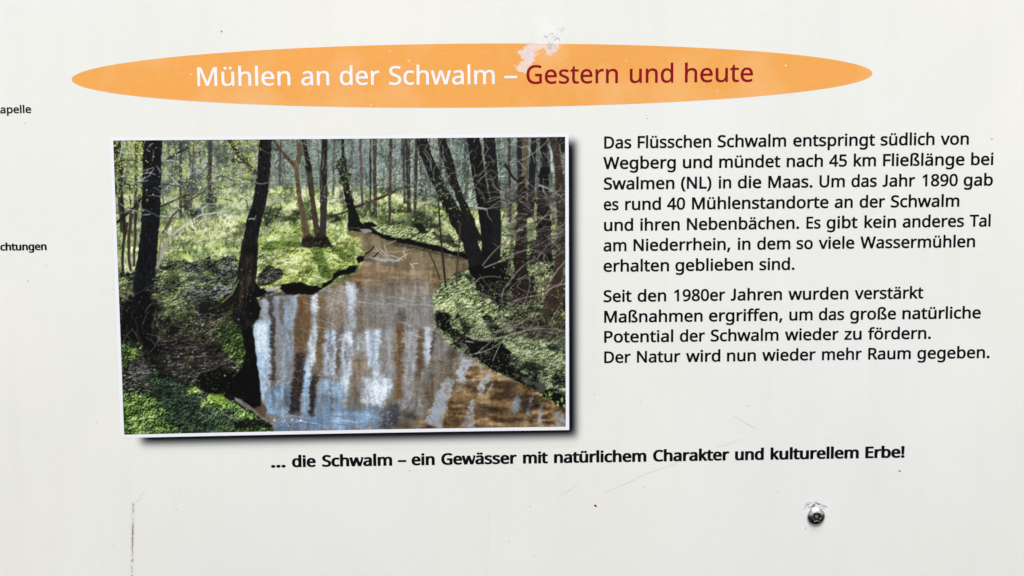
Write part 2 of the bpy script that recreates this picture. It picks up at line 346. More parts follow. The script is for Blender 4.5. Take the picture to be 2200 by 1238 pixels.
    put([12, 13, 14], .85*poly([(500, 905), (545, 900), (590, 915), (582, 926), (505, 926)], 6, 2))
    put(gb*1.05, poly([(540, 915), (590, 922), (590, 945), (480, 945), (500, 925)], 4, 1)*.7)
    flecks(9000, mud*poly([(236, 550), (560, 545), (560, 700), (236, 720)], 10, 5), [(170, 186, 130), (202, 212, 180), (130, 152, 80), (150, 160, 160), (16, 17, 16)], .85, 0, 4)
    flecks(9000, mud*poly([(236, 700), (600, 700), (600, 945), (236, 945)], 10, 5), [(96, 124, 70), (150, 176, 100), (60, 84, 50), (6, 8, 8), (20, 26, 20)], .7, 0, 5)
    put([10, 12, 13], mud*.38*sm((fbm(40, 22, 203, 4, .7)-.5)*9)*poly([(236, 560), (560, 560), (560, 860), (420, 870), (236, 830)], 12, 4))
    # ---- stream
    wpts = [(744, 499), (775, 495), (800, 497), (830, 512), (880, 524), (935, 540), (1005, 556), (1015, 582), (958, 604), (930, 640), (936, 700), (960, 738), (1004, 755), (1060, 796), (1120, 818), (1190, 848), (1240, 880), (1240, 945), (590, 945), (582, 912), (560, 898), (545, 884), (508, 862), (500, 848), (540, 842), (532, 760), (534, 712), (552, 690), (562, 670), (548, 652), (585, 628), (640, 634), (690, 622), (745, 598), (772, 575), (782, 548), (766, 524), (750, 506)]
    water = poly(wpts, 3, 1)
    rip = (noise(4, 1.7, 81)-.5)*6+(noise(9, 3, 82)-.5)*4+(noise(30, 14, 182)-.5)*7
    X = np.clip(xx+rip, 0, W-1)
    st1 = noise(16, 190, 83); st2 = noise(7, 120, 84); st3 = noise(34, 220, 85)
    def warp(n): return n[yy.astype(int), X.astype(int)]
    sky = eq(.5*warp(st1)+.35*warp(st2)+.6*warp(st3)+.16*noise(3, 2.2, 86))
    wat = ramp(sky, [(0, (72, 62, 52)), (.2, (112, 94, 72)), (.42, (142, 134, 124)), (.62, (166, 176, 186)), (.85, (206, 219, 232)), (1, (246, 249, 252))])
    # brown bed where the shade lets one look in
    bed = ramp(eq(.6*noise(46, 8, 183)+.45*noise(18, 4, 184)+.25*noise(6, 2, 185)+.2*noise(2, 1.6, 186)+.3*warp(st1)), [(0, (58, 44, 30)), (.4, (102, 80, 53)), (.75, (134, 108, 73)), (1, (172, 150, 116))])
    far_b = sm((T(800, 690)[1]-yy+wy1*60)/95)
    wat = wat*(1-far_b[..., None]*.80)+bed*far_b[..., None]*.80
    right_b = sm((xx*.62+yy*.62-(T(925, 815)[0]*.62+T(925, 815)[1]*.62)+wx1*80)/55)
    wat = wat*(1-right_b[..., None]*.94)+bed*right_b[..., None]*.94
    put(wat, water)
    put([118, 110, 94], water*.6*poly([(770, 500), (1000, 555), (1000, 600), (790, 560)], 10, 8))
    put([150, 118, 84], water*.5*band(770, 568, 860, 600, 62, 13))
    # green tinge under the far bank
    put([104, 98, 62], water*.6*poly([(735, 495), (800, 497), (850, 520), (1005, 558), (1005, 574), (860, 536), (790, 514)], 5, 3))
    put([128, 112, 74], water*.35*poly([(775, 515), (880, 540), (1000, 575), (950, 600), (800, 560)], 8, 6))
    put([26, 24, 22], water*.7*poly([(800, 497), (860, 520), (1005, 556), (1005, 562), (850, 527)], 3, 2))
    XS, YS = xx+rip*1.2, yy+(noise(8, 3, 190)-.5)*8
    rag = np.clip(.35+1.1*fbm(9, 5, 191, 3), 0, 1.15)
    def pool(x, y, rx, ry, col, al, p=1.5):
        u, v = T(x, y)
        put(col, water*np.clip(al*rag*np.exp(-(np.abs((XS-u)/rx)**2+np.abs((YS-v)/ry)**2)**p), 0, 1))
    dry = img.copy()                                       # banks, put back over the stream's edge below
    put([112, 106, 97], water*.85*(1-right_b)*(1-far_b*.8)); put([138, 150, 164], water*.42*np.clip(fbm(10, 60, 610, 4, .75)*3-1.2, 0, 1)*(1-right_b)*(1-far_b))
    put([100, 86, 68], water*.5*sm((fbm(30, 60, 94, 4)-.5)*6)*(1-right_b))
    def glass(pts, col, al, warp=9, soft=14):               # a reflected patch, outlined on a 3.0137 x enlargement of the stream
        q = [(500+a/3.0137, 560+b/3.0137) for a, b in pts]
        m = poly(q, warp, soft); rg = np.clip(2.3*fbm(9, 30, 191+int(pts[0][0]), 5, .8)-.3, 0, 1.05)
        put(col, water*np.clip(m*rg*al, 0, 1))
    LB, WH, GB, BR, DK = (166, 190, 214), (188, 204, 222), (140, 154, 170), (104, 80, 54), (44, 37, 34)
    glass([(110, 400), (240, 370), (255, 560), (250, 780), (190, 930), (160, 800), (120, 560)], LB, 1.3); glass([(130, 420), (225, 400), (235, 620), (200, 640), (135, 560)], (218, 230, 242), .9)
    glass([(250, 230), (420, 200), (395, 560), (365, 800), (275, 800)], GB, .95); glass([(270, 250), (330, 240), (320, 420), (270, 420)], (110, 104, 100), .5); glass([(380, 230), (418, 210), (395, 520), (375, 520)], (176, 196, 216), .8)
    glass([(180, 250), (240, 240), (245, 380), (190, 370)], (170, 186, 202), .8)
    glass([(260, 800), (360, 800), (400, 900), (420, 1010), (250, 1010), (190, 950)], (132, 164, 196), .95)
    glass([(440, 700), (500, 620), (520, 760), (500, 1000), (440, 1000)], (152, 182, 212), 1.0)
    glass([(410, 230), (512, 230), (492, 480), (445, 690), (390, 640)], BR, 1.15, 3, 3); glass([(430, 240), (452, 240), (440, 560), (418, 580)], (92, 74, 54), .7, 3, 2)
    glass([(515, 210), (550, 210), (548, 480), (538, 640), (475, 780), (490, 560)], (202, 214, 226), 1.2, 5, 5)
    glass([(545, 230), (602, 230), (592, 480), (572, 700), (538, 760)], (112, 87, 58), 1.15, 2, 2)
    glass([(602, 200), (740, 170), (722, 430), (600, 460)], (150, 142, 130), .8); glass([(660, 280), (680, 280), (690, 500), (668, 500)], (116, 94, 72), .7, 3, 2); glass([(694, 300), (706, 300), (716, 480), (700, 480)], (120, 98, 74), .6, 3, 2)
    glass([(730, 140), (792, 140), (792, 460), (720, 460)], (190, 200, 212), .95); glass([(755, 150), (785, 150), (780, 300), (750, 300)], (216, 222, 230), .5)
    glass([(592, 460), (668, 440), (672, 760), (588, 740)], WH, 1.15); glass([(690, 470), (775, 460), (745, 880), (690, 800)], (206, 220, 236), 1.05); glass([(560, 760), (690, 780), (740, 900), (560, 850)], (150, 184, 216), .9)
    glass([(760, 600), (880, 560), (850, 780), (770, 800)], (146, 132, 114), .85); glass([(740, 560), (850, 540), (830, 640), (750, 640)], (160, 168, 178), .7)
    glass([(850, 440), (978, 440), (940, 700), (870, 680)], WH, 1.1); glass([(790, 470), (850, 450), (850, 560), (790, 570)], (196, 206, 218), .8)
    glass([(875, 700), (960, 730), (1035, 740), (1020, 850), (955, 950), (845, 940), (850, 800)], (206, 220, 236), 1.0, 20, 18); glass([(900, 760), (1000, 770), (960, 900), (880, 900)], (236, 242, 249), .42, 20, 16)
    glass([(980, 440), (1062, 440), (1050, 720), (990, 720)], (158, 158, 160), .8)
    glass([(1100, 450), (1212, 440), (1190, 700), (1110, 740)], (166, 166, 172), .85); glass([(1236, 430), (1312, 420), (1292, 600), (1250, 690)], (204, 212, 226), 1.05); glass([(1100, 740), (1170, 740), (1120, 900), (1060, 940)], (168, 170, 176), .7)
    glass([(1300, 480), (1400, 520), (1380, 600), (1300, 640)], (150, 148, 152), .7)
    glass([(790, 190), (1300, 240), (1290, 420), (800, 430)], (128, 126, 122), .55, 8, 9); glass([(1060, 300), (1110, 300), (1110, 400), (1060, 420)], (64, 52, 42), .6)
    glass([(540, 850), (700, 885), (840, 965), (980, 950), (965, 1100), (260, 1110), (280, 1020), (430, 1010)], (112, 138, 166), .85, 20, 26)
    glass([(640, 990), (860, 980), (840, 1090), (600, 1090)], (146, 178, 208), .75, 22, 18); glass([(300, 1050), (560, 1040), (560, 1100), (280, 1110)], (84, 106, 138), .7, 16, 16)
    glass([(960, 960), (1060, 900), (1090, 1000), (1010, 1100), (960, 1090)], (60, 64, 72), 1.0, 12, 10)
    # tree mirrors
    def refl(rows, col, al, seed, rough=3.5):
        q = [(T(l, y), T(r, y)) for (y, l, r) in rows]; ys = [a[1] for a, b in q]
        L = np.interp(yy[:, 0], ys, [a[0] for a, b in q])[:, None]; Rr = np.interp(yy[:, 0], ys, [b[0] for a, b in q])[:, None]
        XX = xx+rip*.7*rough/3.5
        m = np.clip((XX-L)/3+.5, 0, 1)*np.clip((Rr-XX)/3+.5, 0, 1)*np.clip((yy-min(ys))/10, 0, 1)*np.clip((max(ys)-yy)/12, 0, 1)
        m *= np.clip(.55+1.1*noise(5, 3, 1300+seed), 0, 1)
        put(col, m*al*water)
    for k in range(34):                                     # thin trunk and branch mirrors
        x = 575+R.rand()*370; y = 640+R.rand()*90; L = 40+R.rand()*150; w = 1.2+R.rand()**2*4; dx = R.randn()*5
        refl([(y, x-w/2, x+w/2), (y+L, x-w/2+dx, x+w/2+dx)], [(84, 68, 50), (62, 54, 48), (118, 96, 70), (98, 92, 88)][R.randint(4)], .3+.35*R.rand(), 100+k)
    refl([(752, 636, 656), (800, 632, 654), (850, 622, 648), (896, 620, 644)], DK, .95, 13); refl([(800, 670, 686), (850, 664, 679), (902, 666, 676)], DK, .97, 14)
    refl([(630, 576, 586), (700, 579, 590), (800, 583, 592), (830, 582, 590)], (56, 48, 44), .9, 12); refl([(820, 584, 592), (880, 582, 590)], (78, 82, 92), .6, 112); refl([(640, 600, 606), (700, 603, 609)], (92, 78, 62), .7, 23)
    refl([(700, 720, 730), (760, 721, 729), (815, 718, 728)], (92, 80, 72), .85, 16); refl([(660, 765, 770), (720, 767, 773)], (112, 92, 72), .7, 17); refl([(660, 774, 779), (740, 776, 780)], (118, 100, 84), .6, 117)
    refl([(690, 852, 866), (810, 850, 864), (862, 843, 862)], (106, 82, 55), 1.0, 18); refl([(700, 897, 910), (790, 895, 908), (820, 890, 900)], (98, 78, 54), .95, 19); refl([(700, 934, 940), (780, 920, 925)], (62, 54, 50), .9, 20)
    refl([(830, 612, 624), (880, 600, 612)], (70, 70, 74), .5, 27)
    u, v = T(628, 862); put([36, 36, 38], water*.85*np.exp(-((xx+wx1*20-u)/15)**2-((yy+wy1*20-v)/17)**2)*np.clip(noise(5, 3.5, 192)*1.9-.3, 0, 1))
    # the moving surface shakes all of it
    jx = np.clip(xx+(noise(5, 1.8, 601)-.5)*5+(noise(14, 4, 602)-.5)*6, 0, W-1).astype(int); jy = np.clip(yy+(noise(6, 3, 603)-.5)*5, 0, H-1).astype(int)
    wetter = np.stack([blur(img[jy, jx][..., c], 2) for c in range(3)], -1)+((.6*noise(5, 1.8, 604)+.4*noise(2.2, 1.6, 605)-.5)*34)[..., None]*np.array([1, 1, .95], np.float32)
    wetter = wetter*(.84+.30*np.clip(fbm(7, 46, 606, 4, .75)*1.6-.3, 0, 1))[..., None]*(.93+.14*(.6*noise(70, 7, 640)+.4*noise(24, 4, 641)))[..., None]
    img[:] = dry*(1-water[..., None])+np.clip(wetter, 0, 255)*water[..., None]
    # small dark flecks of the ripple
    put([84, 92, 106], water*.30*sm((.5*noise(4.5, 2.0, 88)+.5*noise(2.4, 1.6, 288)-.58)*8)*(1-far_b)*(1-right_b)*(.3+fbm(60, 60, 289, 2)))
    put([248, 250, 252], water*.22*sm((.5*noise(6, 1.9, 188)+.5*noise(2.2, 1.6, 388)-.62)*8)*(1-right_b*.8)*np.clip(fbm(70, 40, 189, 2)*2.4-.7, 0, 1))
    # light slanting streaks over the brown bed
    def streak(x0, y0, x1, y1, w0, w1, col, al, seed):
        a, b = T(x0, y0), T(x1, y1); d = b-a; L = np.hypot(*d); d = d/L
        XX = xx+rip*1.1; s = (XX-a[0])*d[0]+(yy-a[1])*d[1]; n = (XX-a[0])*-d[1]+(yy-a[1])*d[0]
        ww = w0+(w1-w0)*np.clip(s/L, 0, 1)
        m = np.clip(ww/2-np.abs(n)+1, 0, 3)/3*np.clip(s/6, 0, 1)*np.clip((L-s)/8, 0, 1)
        put(col, np.clip(m*al*(.35+1.1*noise(4, 4, 1500+seed)), 0, 1)*water)
    G1 = (158, 162, 170)
    for k, a in enumerate([(1003, 768, 984, 824, 26, 18, (170, 176, 184), .9), (968, 812, 924, 918, 22, 44, G1, .85), (945, 860, 928, 918, 14, 26, (140, 160, 184), .5), (1052, 800, 1024, 850, 10, 16, (168, 174, 182), .9), (1058, 822, 1046, 850, 6, 8, G1, .7),
                           (1018, 855, 1000, 922, 8, 32, G1, .85), (1108, 848, 1106, 892, 14, 16, (140, 152, 172), .85), (1140, 850, 1134, 898, 8, 8, (148, 158, 174), .85), (1164, 866, 1156, 916, 8, 12, G1, .8), (1200, 880, 1206, 925, 14, 30, (146, 146, 152), .8),
                           (885, 866, 872, 910, 12, 18, (150, 152, 156), .7), (905, 858, 898, 876, 6, 10, (176, 182, 190), .8), (880, 838, 862, 884, 18, 12, (160, 166, 176), .6), (1040, 880, 1070, 884, 5, 5, (150, 160, 176), .5)]):
        streak(*a, k)
    for (x, y, sx, sy, c, al) in [(1062, 880, 34, 9, (34, 28, 24), .8), (1088, 838, 18, 16, (40, 32, 28), .8), (1125, 868, 10, 20, (20, 18, 20), .8), (1150, 872, 16, 9, (16, 14, 14), .9), (960, 870, 6, 6, (60, 46, 30), .5), (978, 905, 28, 10, (58, 42, 26), .8), (880, 894, 20, 12, (40, 34, 28), .7), (1100, 905, 22, 14, (66, 50, 34), .6), (972, 760, 12, 10, (66, 50, 40), .7), (860, 912, 16, 8, (52, 44, 38), .6)]:
        u, v = T(x, y); put(c, water*al*np.exp(-((xx+wx1*14-u)/sx)**2-((yy+wy1*14-v)/sy)**2))
    # current lines
    for k in range(46):
        x = 640+R.rand()*290; y = 612+R.rand()*120; L = 14+R.rand()*46
        stroke([(x, y), (x+L*.5, y+2+R.rand()*4), (x+L, y+6+R.rand()*8)], 1.3, [(210, 218, 226), (90, 84, 76), (190, 196, 202)][R.randint(3)], .38)
    for k in range(20):
        x = 600+R.rand()*210; y = 892+R.rand()*22; L = 16+R.rand()*40
        stroke([(x, y), (x+L*.5, y-1), (x+L, y+3)], 1.3, [(206, 222, 236), (78, 98, 124)][R.randint(2)], .45)
    dots(26, (585, 898, 660, 918), [(236, 222, 232), (250, 240, 244)], .8, 2.2)
    # shaded edge of the left bank in the water
    put([13, 13, 15], water*.97*poly([(520, 695), (538, 705), (551, 790), (561, 870), (548, 878), (520, 858), (490, 850), (500, 790)], 3, 1))
    put([70, 54, 34], water*.7*poly([(536, 850), (560, 862), (575, 880), (568, 898), (540, 878)], 4, 3))
    put([96, 100, 110], water*.5*poly([(508, 856), (526, 852), (532, 866), (520, 868)], 3, 2))
    put([12, 12, 14], poly([(524, 700), (542, 704), (551, 770), (560, 846), (560, 872), (546, 876), (520, 860), (498, 850), (494, 822), (518, 794), (528, 750)], 3, 1))
    flecks(2600, poly([(440, 800), (520, 700), (545, 706), (560, 846), (546, 880), (498, 850), (430, 830)], 6, 2), [(58, 52, 46), (84, 80, 66), (36, 40, 34), (70, 84, 52)], .55, 0, 9)
    # ---- grassy tongue on the left bank with a dark edge
    tongue = [(556, 560), (575, 530), (610, 505), (650, 505), (720, 503), (752, 520), (774, 535), (783, 546), (765, 556), (764, 570), (735, 580), (716, 588), (712, 600), (692, 605), (690, 618), (668, 612), (640, 608), (632, 608), (612, 604), (596, 618), (560, 620), (545, 600)]
    edge = [(545, 605), (600, 600), (640, 606), (700, 585), (770, 550), (784, 548), (780, 560), (768, 566), (762, 584), (720, 598), (706, 612), (676, 630), (644, 632), (634, 634), (612, 630), (596, 618), (575, 628), (556, 640), (545, 640)]
    put([13, 12, 12], poly(edge, 3, 1))
    put([60, 42, 34], .7*poly([(600, 626), (628, 624), (634, 636), (612, 634), (570, 640)], 2, 1))
    put([196, 190, 196], .8*poly([(568, 622), (590, 608), (604, 616), (596, 622), (575, 626)], 3, 1))
    tg = ramp(eq(.7*fine+.4*blade+.5*noise(26, 14, 93)), [(0, (52, 64, 30)), (.12, (104, 122, 62)), (.4, (154, 172, 90)), (.7, (190, 204, 120)), (.9, (216, 224, 158)), (1, (238, 240, 210))])
    put(tg, poly([(545, 520), (575, 490), (640, 480), (720, 490), (760, 510), (784, 546), (700, 560), (560, 580)], 18, 9)*.8); put(tg, poly(tongue, 6, 1)*np.maximum(sm((yy-T(650, 512)[1]+wy1*50)/26), .0))
    put([210, 220, 216], .5*sm((fine-.35)*4)*poly([(548, 540), (585, 536), (600, 560), (570, 580), (546, 570)], 8, 2))
    put([92, 108, 58], poly(tongue, 6, 1)*.55*sm((fbm(24, 11, 620, 4, .7)-.5)*9)); put([226, 228, 196], poly(tongue, 6, 1)*.45*sm((fbm(18, 9, 621, 4, .7)-.54)*10)); put([64, 58, 44], poly(tongue, 6, 1)*.5*sm((fbm(16, 7, 622, 4, .7)-.58)*12))
    flecks(5200, poly(tongue, 6, 1), [(232, 236, 176), (206, 220, 116), (240, 240, 206), (110, 130, 58), (70, 88, 40)], .7, 1, 6)
    for pts in ([(664, 528), (690, 528), (712, 596), (692, 600)], [(700, 526), (722, 526), (766, 556), (758, 566), (735, 560)], [(575, 520), (640, 515), (650, 530), (560, 540)]):
        put(ramp(fine, [(0, (24, 38, 16)), (1, (108, 134, 54))]), .72*poly(pts, 5, 3))
    put(ramp(fine, [(0, (8, 8, 9)), (.65, (36, 34, 34)), (1, (130, 140, 124))]), .92*poly([(552, 590), (575, 572), (602, 574), (612, 588), (600, 600), (585, 612), (556, 614)], 9, 1))
    put([13, 12, 12], poly([(604, 612), (634, 606), (638, 634), (614, 632)], 3, 1)); put([11, 11, 11], poly([(640, 606), (676, 616), (676, 632), (646, 634)], 3, 1))
    put(tg, poly([(604, 598), (626, 594), (630, 607), (604, 609)], 3, 1)); put(tg, poly([(640, 596), (668, 596), (676, 612), (656, 607), (640, 604)], 3, 1))
    # far bank right of the stream
    fb = ramp(fine, [(0, (30, 34, 24)), (.3, (92, 104, 66)), (.65, (156, 168, 116)), (1, (222, 224, 190))])
    put([12, 12, 11], poly([(745, 478), (800, 478), (830, 500), (870, 512), (940, 528), (1005, 545), (1005, 558), (935, 540), (880, 526), (830, 514), (796, 500), (748, 494)], 3, 1))
    put(fb, poly([(796, 488), (815, 484), (860, 485), (960, 495), (1005, 520), (1004, 545), (975, 540), (940, 527), (905, 520), (880, 515), (850, 510), (815, 500)], 5, 1))
    put(tg, .8*poly([(744, 482), (752, 472), (775, 468), (784, 480), (768, 490), (748, 490)], 4, 1))
    put([18, 18, 16], .9*poly([(884, 476), (905, 480), (920, 500), (900, 500)], 6, 2)); put([18, 18, 16], .7*poly([(930, 500), (965, 505), (985, 530), (950, 524)], 8, 2))
    put([186, 190, 192], .7*poly([(770, 492), (795, 492), (800, 498), (780, 500)], 2, 1))
    flecks(2600, poly([(796, 484), (1005, 500), (1005, 548), (900, 520), (810, 500)], 5, 1), [(226, 228, 196), (180, 190, 130), (40, 44, 32)], .7, 1, 7)
    # ---- right bank
    rb = poly([(948, 606), (975, 590), (1010, 578), (1060, 560), (1120, 520), (1225, 500), (1225, 882), (1196, 866), (1150, 838), (1095, 812), (1050, 795), (1005, 762), (962, 742), (938, 705), (930, 668), (933, 630)], 5, 1)
    rt = ramp(eq(.6*fine+.5*noise(14, 10, 91)), [(0, (8, 9, 9)), (.3, (32, 36, 30)), (.55, (70, 78, 58)), (.8, (124, 138, 98)), (1, (198, 208, 172))])
    put(rt, rb)
    rgrass = ramp(eq(.75*fine+.35*noise(9, 8, 92)), [(0, (18, 26, 16)), (.25, (72, 86, 54)), (.55, (132, 148, 98)), (.8, (174, 188, 136)), (1, (226, 230, 200))])
    put(rgrass, .95*poly([(932, 632), (952, 606), (1000, 600), (1020, 620), (1050, 640), (1070, 660), (1060, 690), (1030, 700), (1000, 690), (970, 680), (950, 672), (936, 664)], 8, 2))
    put(rgrass*.85, .9*poly([(955, 690), (985, 676), (1030, 690), (1060, 700), (1060, 725), (1030, 740), (990, 728), (966, 708)], 8, 2))
    put([10, 10, 9], .96*poly([(934, 672), (950, 664), (962, 674), (968, 698), (968, 714), (950, 712), (938, 696)], 3, 1))
    put([12, 11, 11], .9*poly([(960, 700), (985, 715), (1010, 728), (1025, 745), (1005, 752), (975, 742)], 4, 2))
    put([14, 13, 12], .85*poly([(1034, 680), (1052, 678), (1074, 706), (1060, 716), (1046, 706)], 3, 1))
    put([9, 9, 9], .97*poly([(1030, 735), (1075, 735), (1100, 745), (1090, 775), (1120, 800), (1150, 812), (1170, 828), (1225, 846), (1225, 884), (1196, 868), (1140, 832), (1090, 808), (1050, 790), (1010, 760), (1005, 745)], 5, 2))
    put(rgrass*.8+20, poly([(1090, 748), (1096, 728), (1125, 720), (1150, 728), (1175, 748), (1200, 760), (1225, 775), (1225, 812), (1205, 806), (1178, 796), (1160, 790), (1140, 786), (1112, 772)], 6, 1))
    put(ramp(fine, [(0, (12, 16, 14)), (.5, (60, 74, 56)), (1, (150, 164, 132))]), .9*poly([(1160, 735), (1225, 705), (1225, 770), (1190, 760)], 8, 3))
    put(rgrass, .75*poly([(1110, 540), (1135, 535), (1140, 600), (1120, 640), (1105, 600)], 8, 3)); put(rgrass, .7*poly([(1130, 560), (1180, 560), (1175, 640), (1140, 640)], 10, 3))
    put(rgrass*1.05, .8*poly([(1075, 500), (1105, 500), (1105, 560), (1078, 580)], 6, 3))
    put([10, 10, 11], .9*poly([(1020, 580), (1095, 560), (1100, 600), (1112, 650), (1080, 650), (1035, 640), (1022, 610)], 10, 3))
    dots(150, (1020, 570, 1110, 650), [(70, 80, 74), (110, 118, 112), (150, 156, 150)], .6, 1.8)
    put([12, 12, 12], .8*poly([(1095, 600), (1145, 590), (1150, 640), (1110, 642)], 6, 2)); put([13, 12, 12], .8*poly([(1165, 630), (1225, 620), (1225, 670), (1168, 668)], 7, 3))
    put([34, 30, 28], .55*poly([(1100, 690), (1225, 660), (1225, 720), (1110, 740)], 14, 6))
    flecks(16000, rb*.9, [(206, 214, 180), (170, 186, 120), (226, 230, 206), (118, 138, 84), (12, 14, 12), (34, 38, 30)], .65, 0, 8)
    put([15, 17, 15], rb*.72*sm((fbm(46, 26, 201, 4, .7)-.5)*9)*poly([(960, 600), (1225, 520), (1225, 880), (1000, 760)], 12, 4))
    put([210, 216, 180], rb*.28*sm((fbm(34, 18, 202, 4, .7)-.55)*10))
    put(rgrass*.9+22, .72*poly([(1090, 748), (1096, 728), (1125, 720), (1150, 728), (1175, 748), (1200, 760), (1225, 775), (1225, 806), (1178, 790), (1140, 782), (1112, 768)], 7, 2)); put(rgrass+8, .6*poly([(934, 640), (952, 608), (1000, 602), (1040, 640), (1050, 672), (1000, 684), (946, 668)], 9, 3))
    put([62, 50, 42], rb*.5*sm((fbm(22, 14, 623, 4, .7)-.55)*10)*poly([(1020, 570), (1225, 540), (1225, 740), (1080, 720)], 14, 6))
    # ---- trunks
    BK = (26, 26, 28)
    trunk([(297, 1110, 1121), (430, 1112, 1120)], (40, 37, 36), seed=1); trunk([(297, 1124, 1134), (440, 1118, 1130)], (86, 80, 62), seed=2)
    trunk([(297, 1140, 1152), (400, 1134, 1148), (470, 1130, 1146)], (30, 31, 36), seed=3); trunk([(297, 1158, 1172), (400, 1166, 1178), (470, 1160, 1182), (565, 1148, 1185)], (30, 29, 30), seed=4, rough=2.5)
    trunk([(380, 1112, 1128), (470, 1108, 1132), (540, 1104, 1130), (600, 1104, 1132), (645, 1098, 1146)], (36, 30, 28), seed=5, rough=3, bark=.6); trunk([(360, 1158, 1180), (440, 1152, 1178), (500, 1152, 1176), (560, 1148, 1182)], (24, 22, 22), seed=6, rough=4)
    trunk([(292, 1176, 1196), (340, 1188, 1204), (420, 1194, 1216), (520, 1196, 1216), (600, 1184, 1210), (650, 1172, 1206), (675, 1166, 1212)], (54, 45, 39), seed=7, rim=(34, 30, 24)); trunk([(292, 1194, 1216), (330, 1206, 1216)], (34, 29, 27), seed=8)
    put([214, 220, 224], .8*poly([(1180, 300), (1186, 340), (1190, 380), (1182, 372)], 3, 1))
    for (x, y1, w, c) in [(778, 450, 6, (86, 78, 74)), (805, 470, 5, (60, 56, 52)), (869, 440, 6, (66, 66, 64)), (878, 460, 9, (52, 50, 48)), (890, 470, 7, (60, 58, 54)), (795, 448, 4, (40, 42, 42)), (755, 420, 4, (86, 92, 96)), (945, 400, 6, (60, 62, 62)), (1000, 430, 5, (70, 72, 70)), (1095, 480, 6, (58, 56, 54)), (600, 400, 5, (78, 82, 80)), (715, 420, 4, (84, 88, 84)), (388, 470, 6, (74, 70, 66)), (290, 480, 7, (62, 60, 56)), (262, 500, 9, (40, 40, 38)), (410, 450, 5, (92, 90, 84)), (450, 440, 8, (64, 60, 56)), (247, 420, 9, (30, 30, 30)), (470, 380, 4, (110, 110, 106))]:
        s = R.randn()*4
        trunk([(292, x-w/2+s, x+w/2+s), (y1, x-w/2, x+w/2)], c, seed=int(x), rough=1)
    trunk([(297, 838-2, 838+5), (400, 834, 840), (482, 833, 839)], (66, 60, 52), seed=9, rough=1); trunk([(292, 803, 810), (360, 802, 808), (470, 804, 810)], (70, 66, 56), seed=19, rough=1)
    stroke([(880, 400), (860, 402), (845, 412), (800, 432), (762, 445)], (5, 6), (58, 50, 42)); stroke([(762, 447), (735, 458), (708, 464)], (4, 3), (52, 46, 36))
    trunk([(297, 732, 738), (335, 734, 740), (345, 724, 743), (355, 720, 745), (366, 727, 745), (376, 727, 746), (400, 735, 750), (450, 746, 763), (478, 748, 776), (492, 742, 792)], (19, 22, 21), seed=10, rough=2.6, bark=.6); put(ramp(fine, [(0, (10, 12, 12)), (.6, (40, 46, 38)), (1, (120, 134, 94))]), .6*poly([(722, 344), (743, 342), (750, 380), (744, 402), (734, 398), (726, 370)], 9, 1))
    trunk([(410, 728, 735), (440, 730, 740)], (104, 98, 86), seed=11)
    dots(150, (718, 338, 755, 400), [(14, 16, 16), (30, 36, 30), (120, 136, 96)], .8, 2.6)
    stroke([(586, 298), (604, 325), (633, 357)], (5.5, 8), (72, 62, 44)); stroke([(641, 292), (643, 330), (634, 360)], (10, 9), (88, 77, 62))
    trunk([(345, 628, 645), (362, 631, 641), (420, 637, 648), (470, 645, 659), (510, 650, 668), (530, 648, 672)], (88, 77, 60), seed=12, rough=1, rim=(30, 26, 18))
    trunk([(297, 647, 656), (330, 653, 662), (360, 657, 670), (420, 664, 675), (470, 670, 682), (510, 676, 690), (528, 672, 700)], (62, 54, 46), seed=13, rough=1); trunk([(297, 648, 655), (325, 653, 661), (370, 658, 670)], (26, 26, 26), seed=14)
    trunk([(292, 691, 703), (350, 688, 702), (420, 687, 703), (480, 687, 701), (510, 684, 700), (528, 680, 706)], (52, 48, 46), seed=15, rough=1); trunk([(297, 692, 702), (400, 690, 702)], (27, 27, 28), seed=16, alpha=.8)
    put(ramp(fine, [(0, (10, 10, 10)), (.6, (30, 27, 24)), (1, (74, 66, 52))]), .95*poly([(648, 512), (664, 502), (676, 512), (686, 500), (702, 508), (714, 530), (690, 532), (665, 532), (645, 528)], 3, 1))
    trunk([(297, 938, 956), (350, 952, 974), (400, 968, 987), (440, 985, 1003), (500, 1004, 1030), (520, 1010, 1034)], (27, 28, 27), seed=17, rough=2.5)
    trunk([(297, 895, 916), (330, 900, 926), (360, 913, 940), (400, 931, 958), (440, 949, 980), (480, 968, 1008), (520, 992, 1026), (560, 1004, 1040), (590, 1008, 1052)], BK, seed=18, rough=2.2)
    trunk([(292, 1036, 1062), (360, 1042, 1068), (420, 1050, 1074), (480, 1052, 1076), (560, 1046, 1074), (595, 1040, 1084)], (27, 28, 29), seed=20, rough=1.2)
    trunk([(292, 1002, 1029), (360, 1011, 1039), (420, 1021, 1051), (480, 1030, 1056), (530, 1034, 1060), (590, 1028, 1066)], (22, 21, 23), seed=21, rough=1.2)
    stroke([(1033, 300), (1037, 340), (1046, 400), (1053, 430)], 2.4, (98, 96, 84), .8)
    put([13, 13, 14], .95*poly([(1006, 575), (1090, 560), (1085, 600), (1040, 612), (1016, 596)], 6, 2))
    dots(90, (925, 370, 990, 430), [(58, 66, 50), (112, 124, 84), (150, 160, 100)], .7, 2)
    # second trunk of the front left and the big dark one
    trunk([(292, 558, 584), (350, 554, 581), (400, 548, 577), (440, 541, 571), (470, 531, 563), (500, 524, 556), (540, 516, 553), (575, 511, 552), (600, 508, 549), (625, 504, 546), (650, 490, 545), (672, 484, 542), (700, 512, 534), (712, 520, 532)], (25, 24, 24), seed=22, rough=1.6, bark=.9, rim=(16, 15, 14))
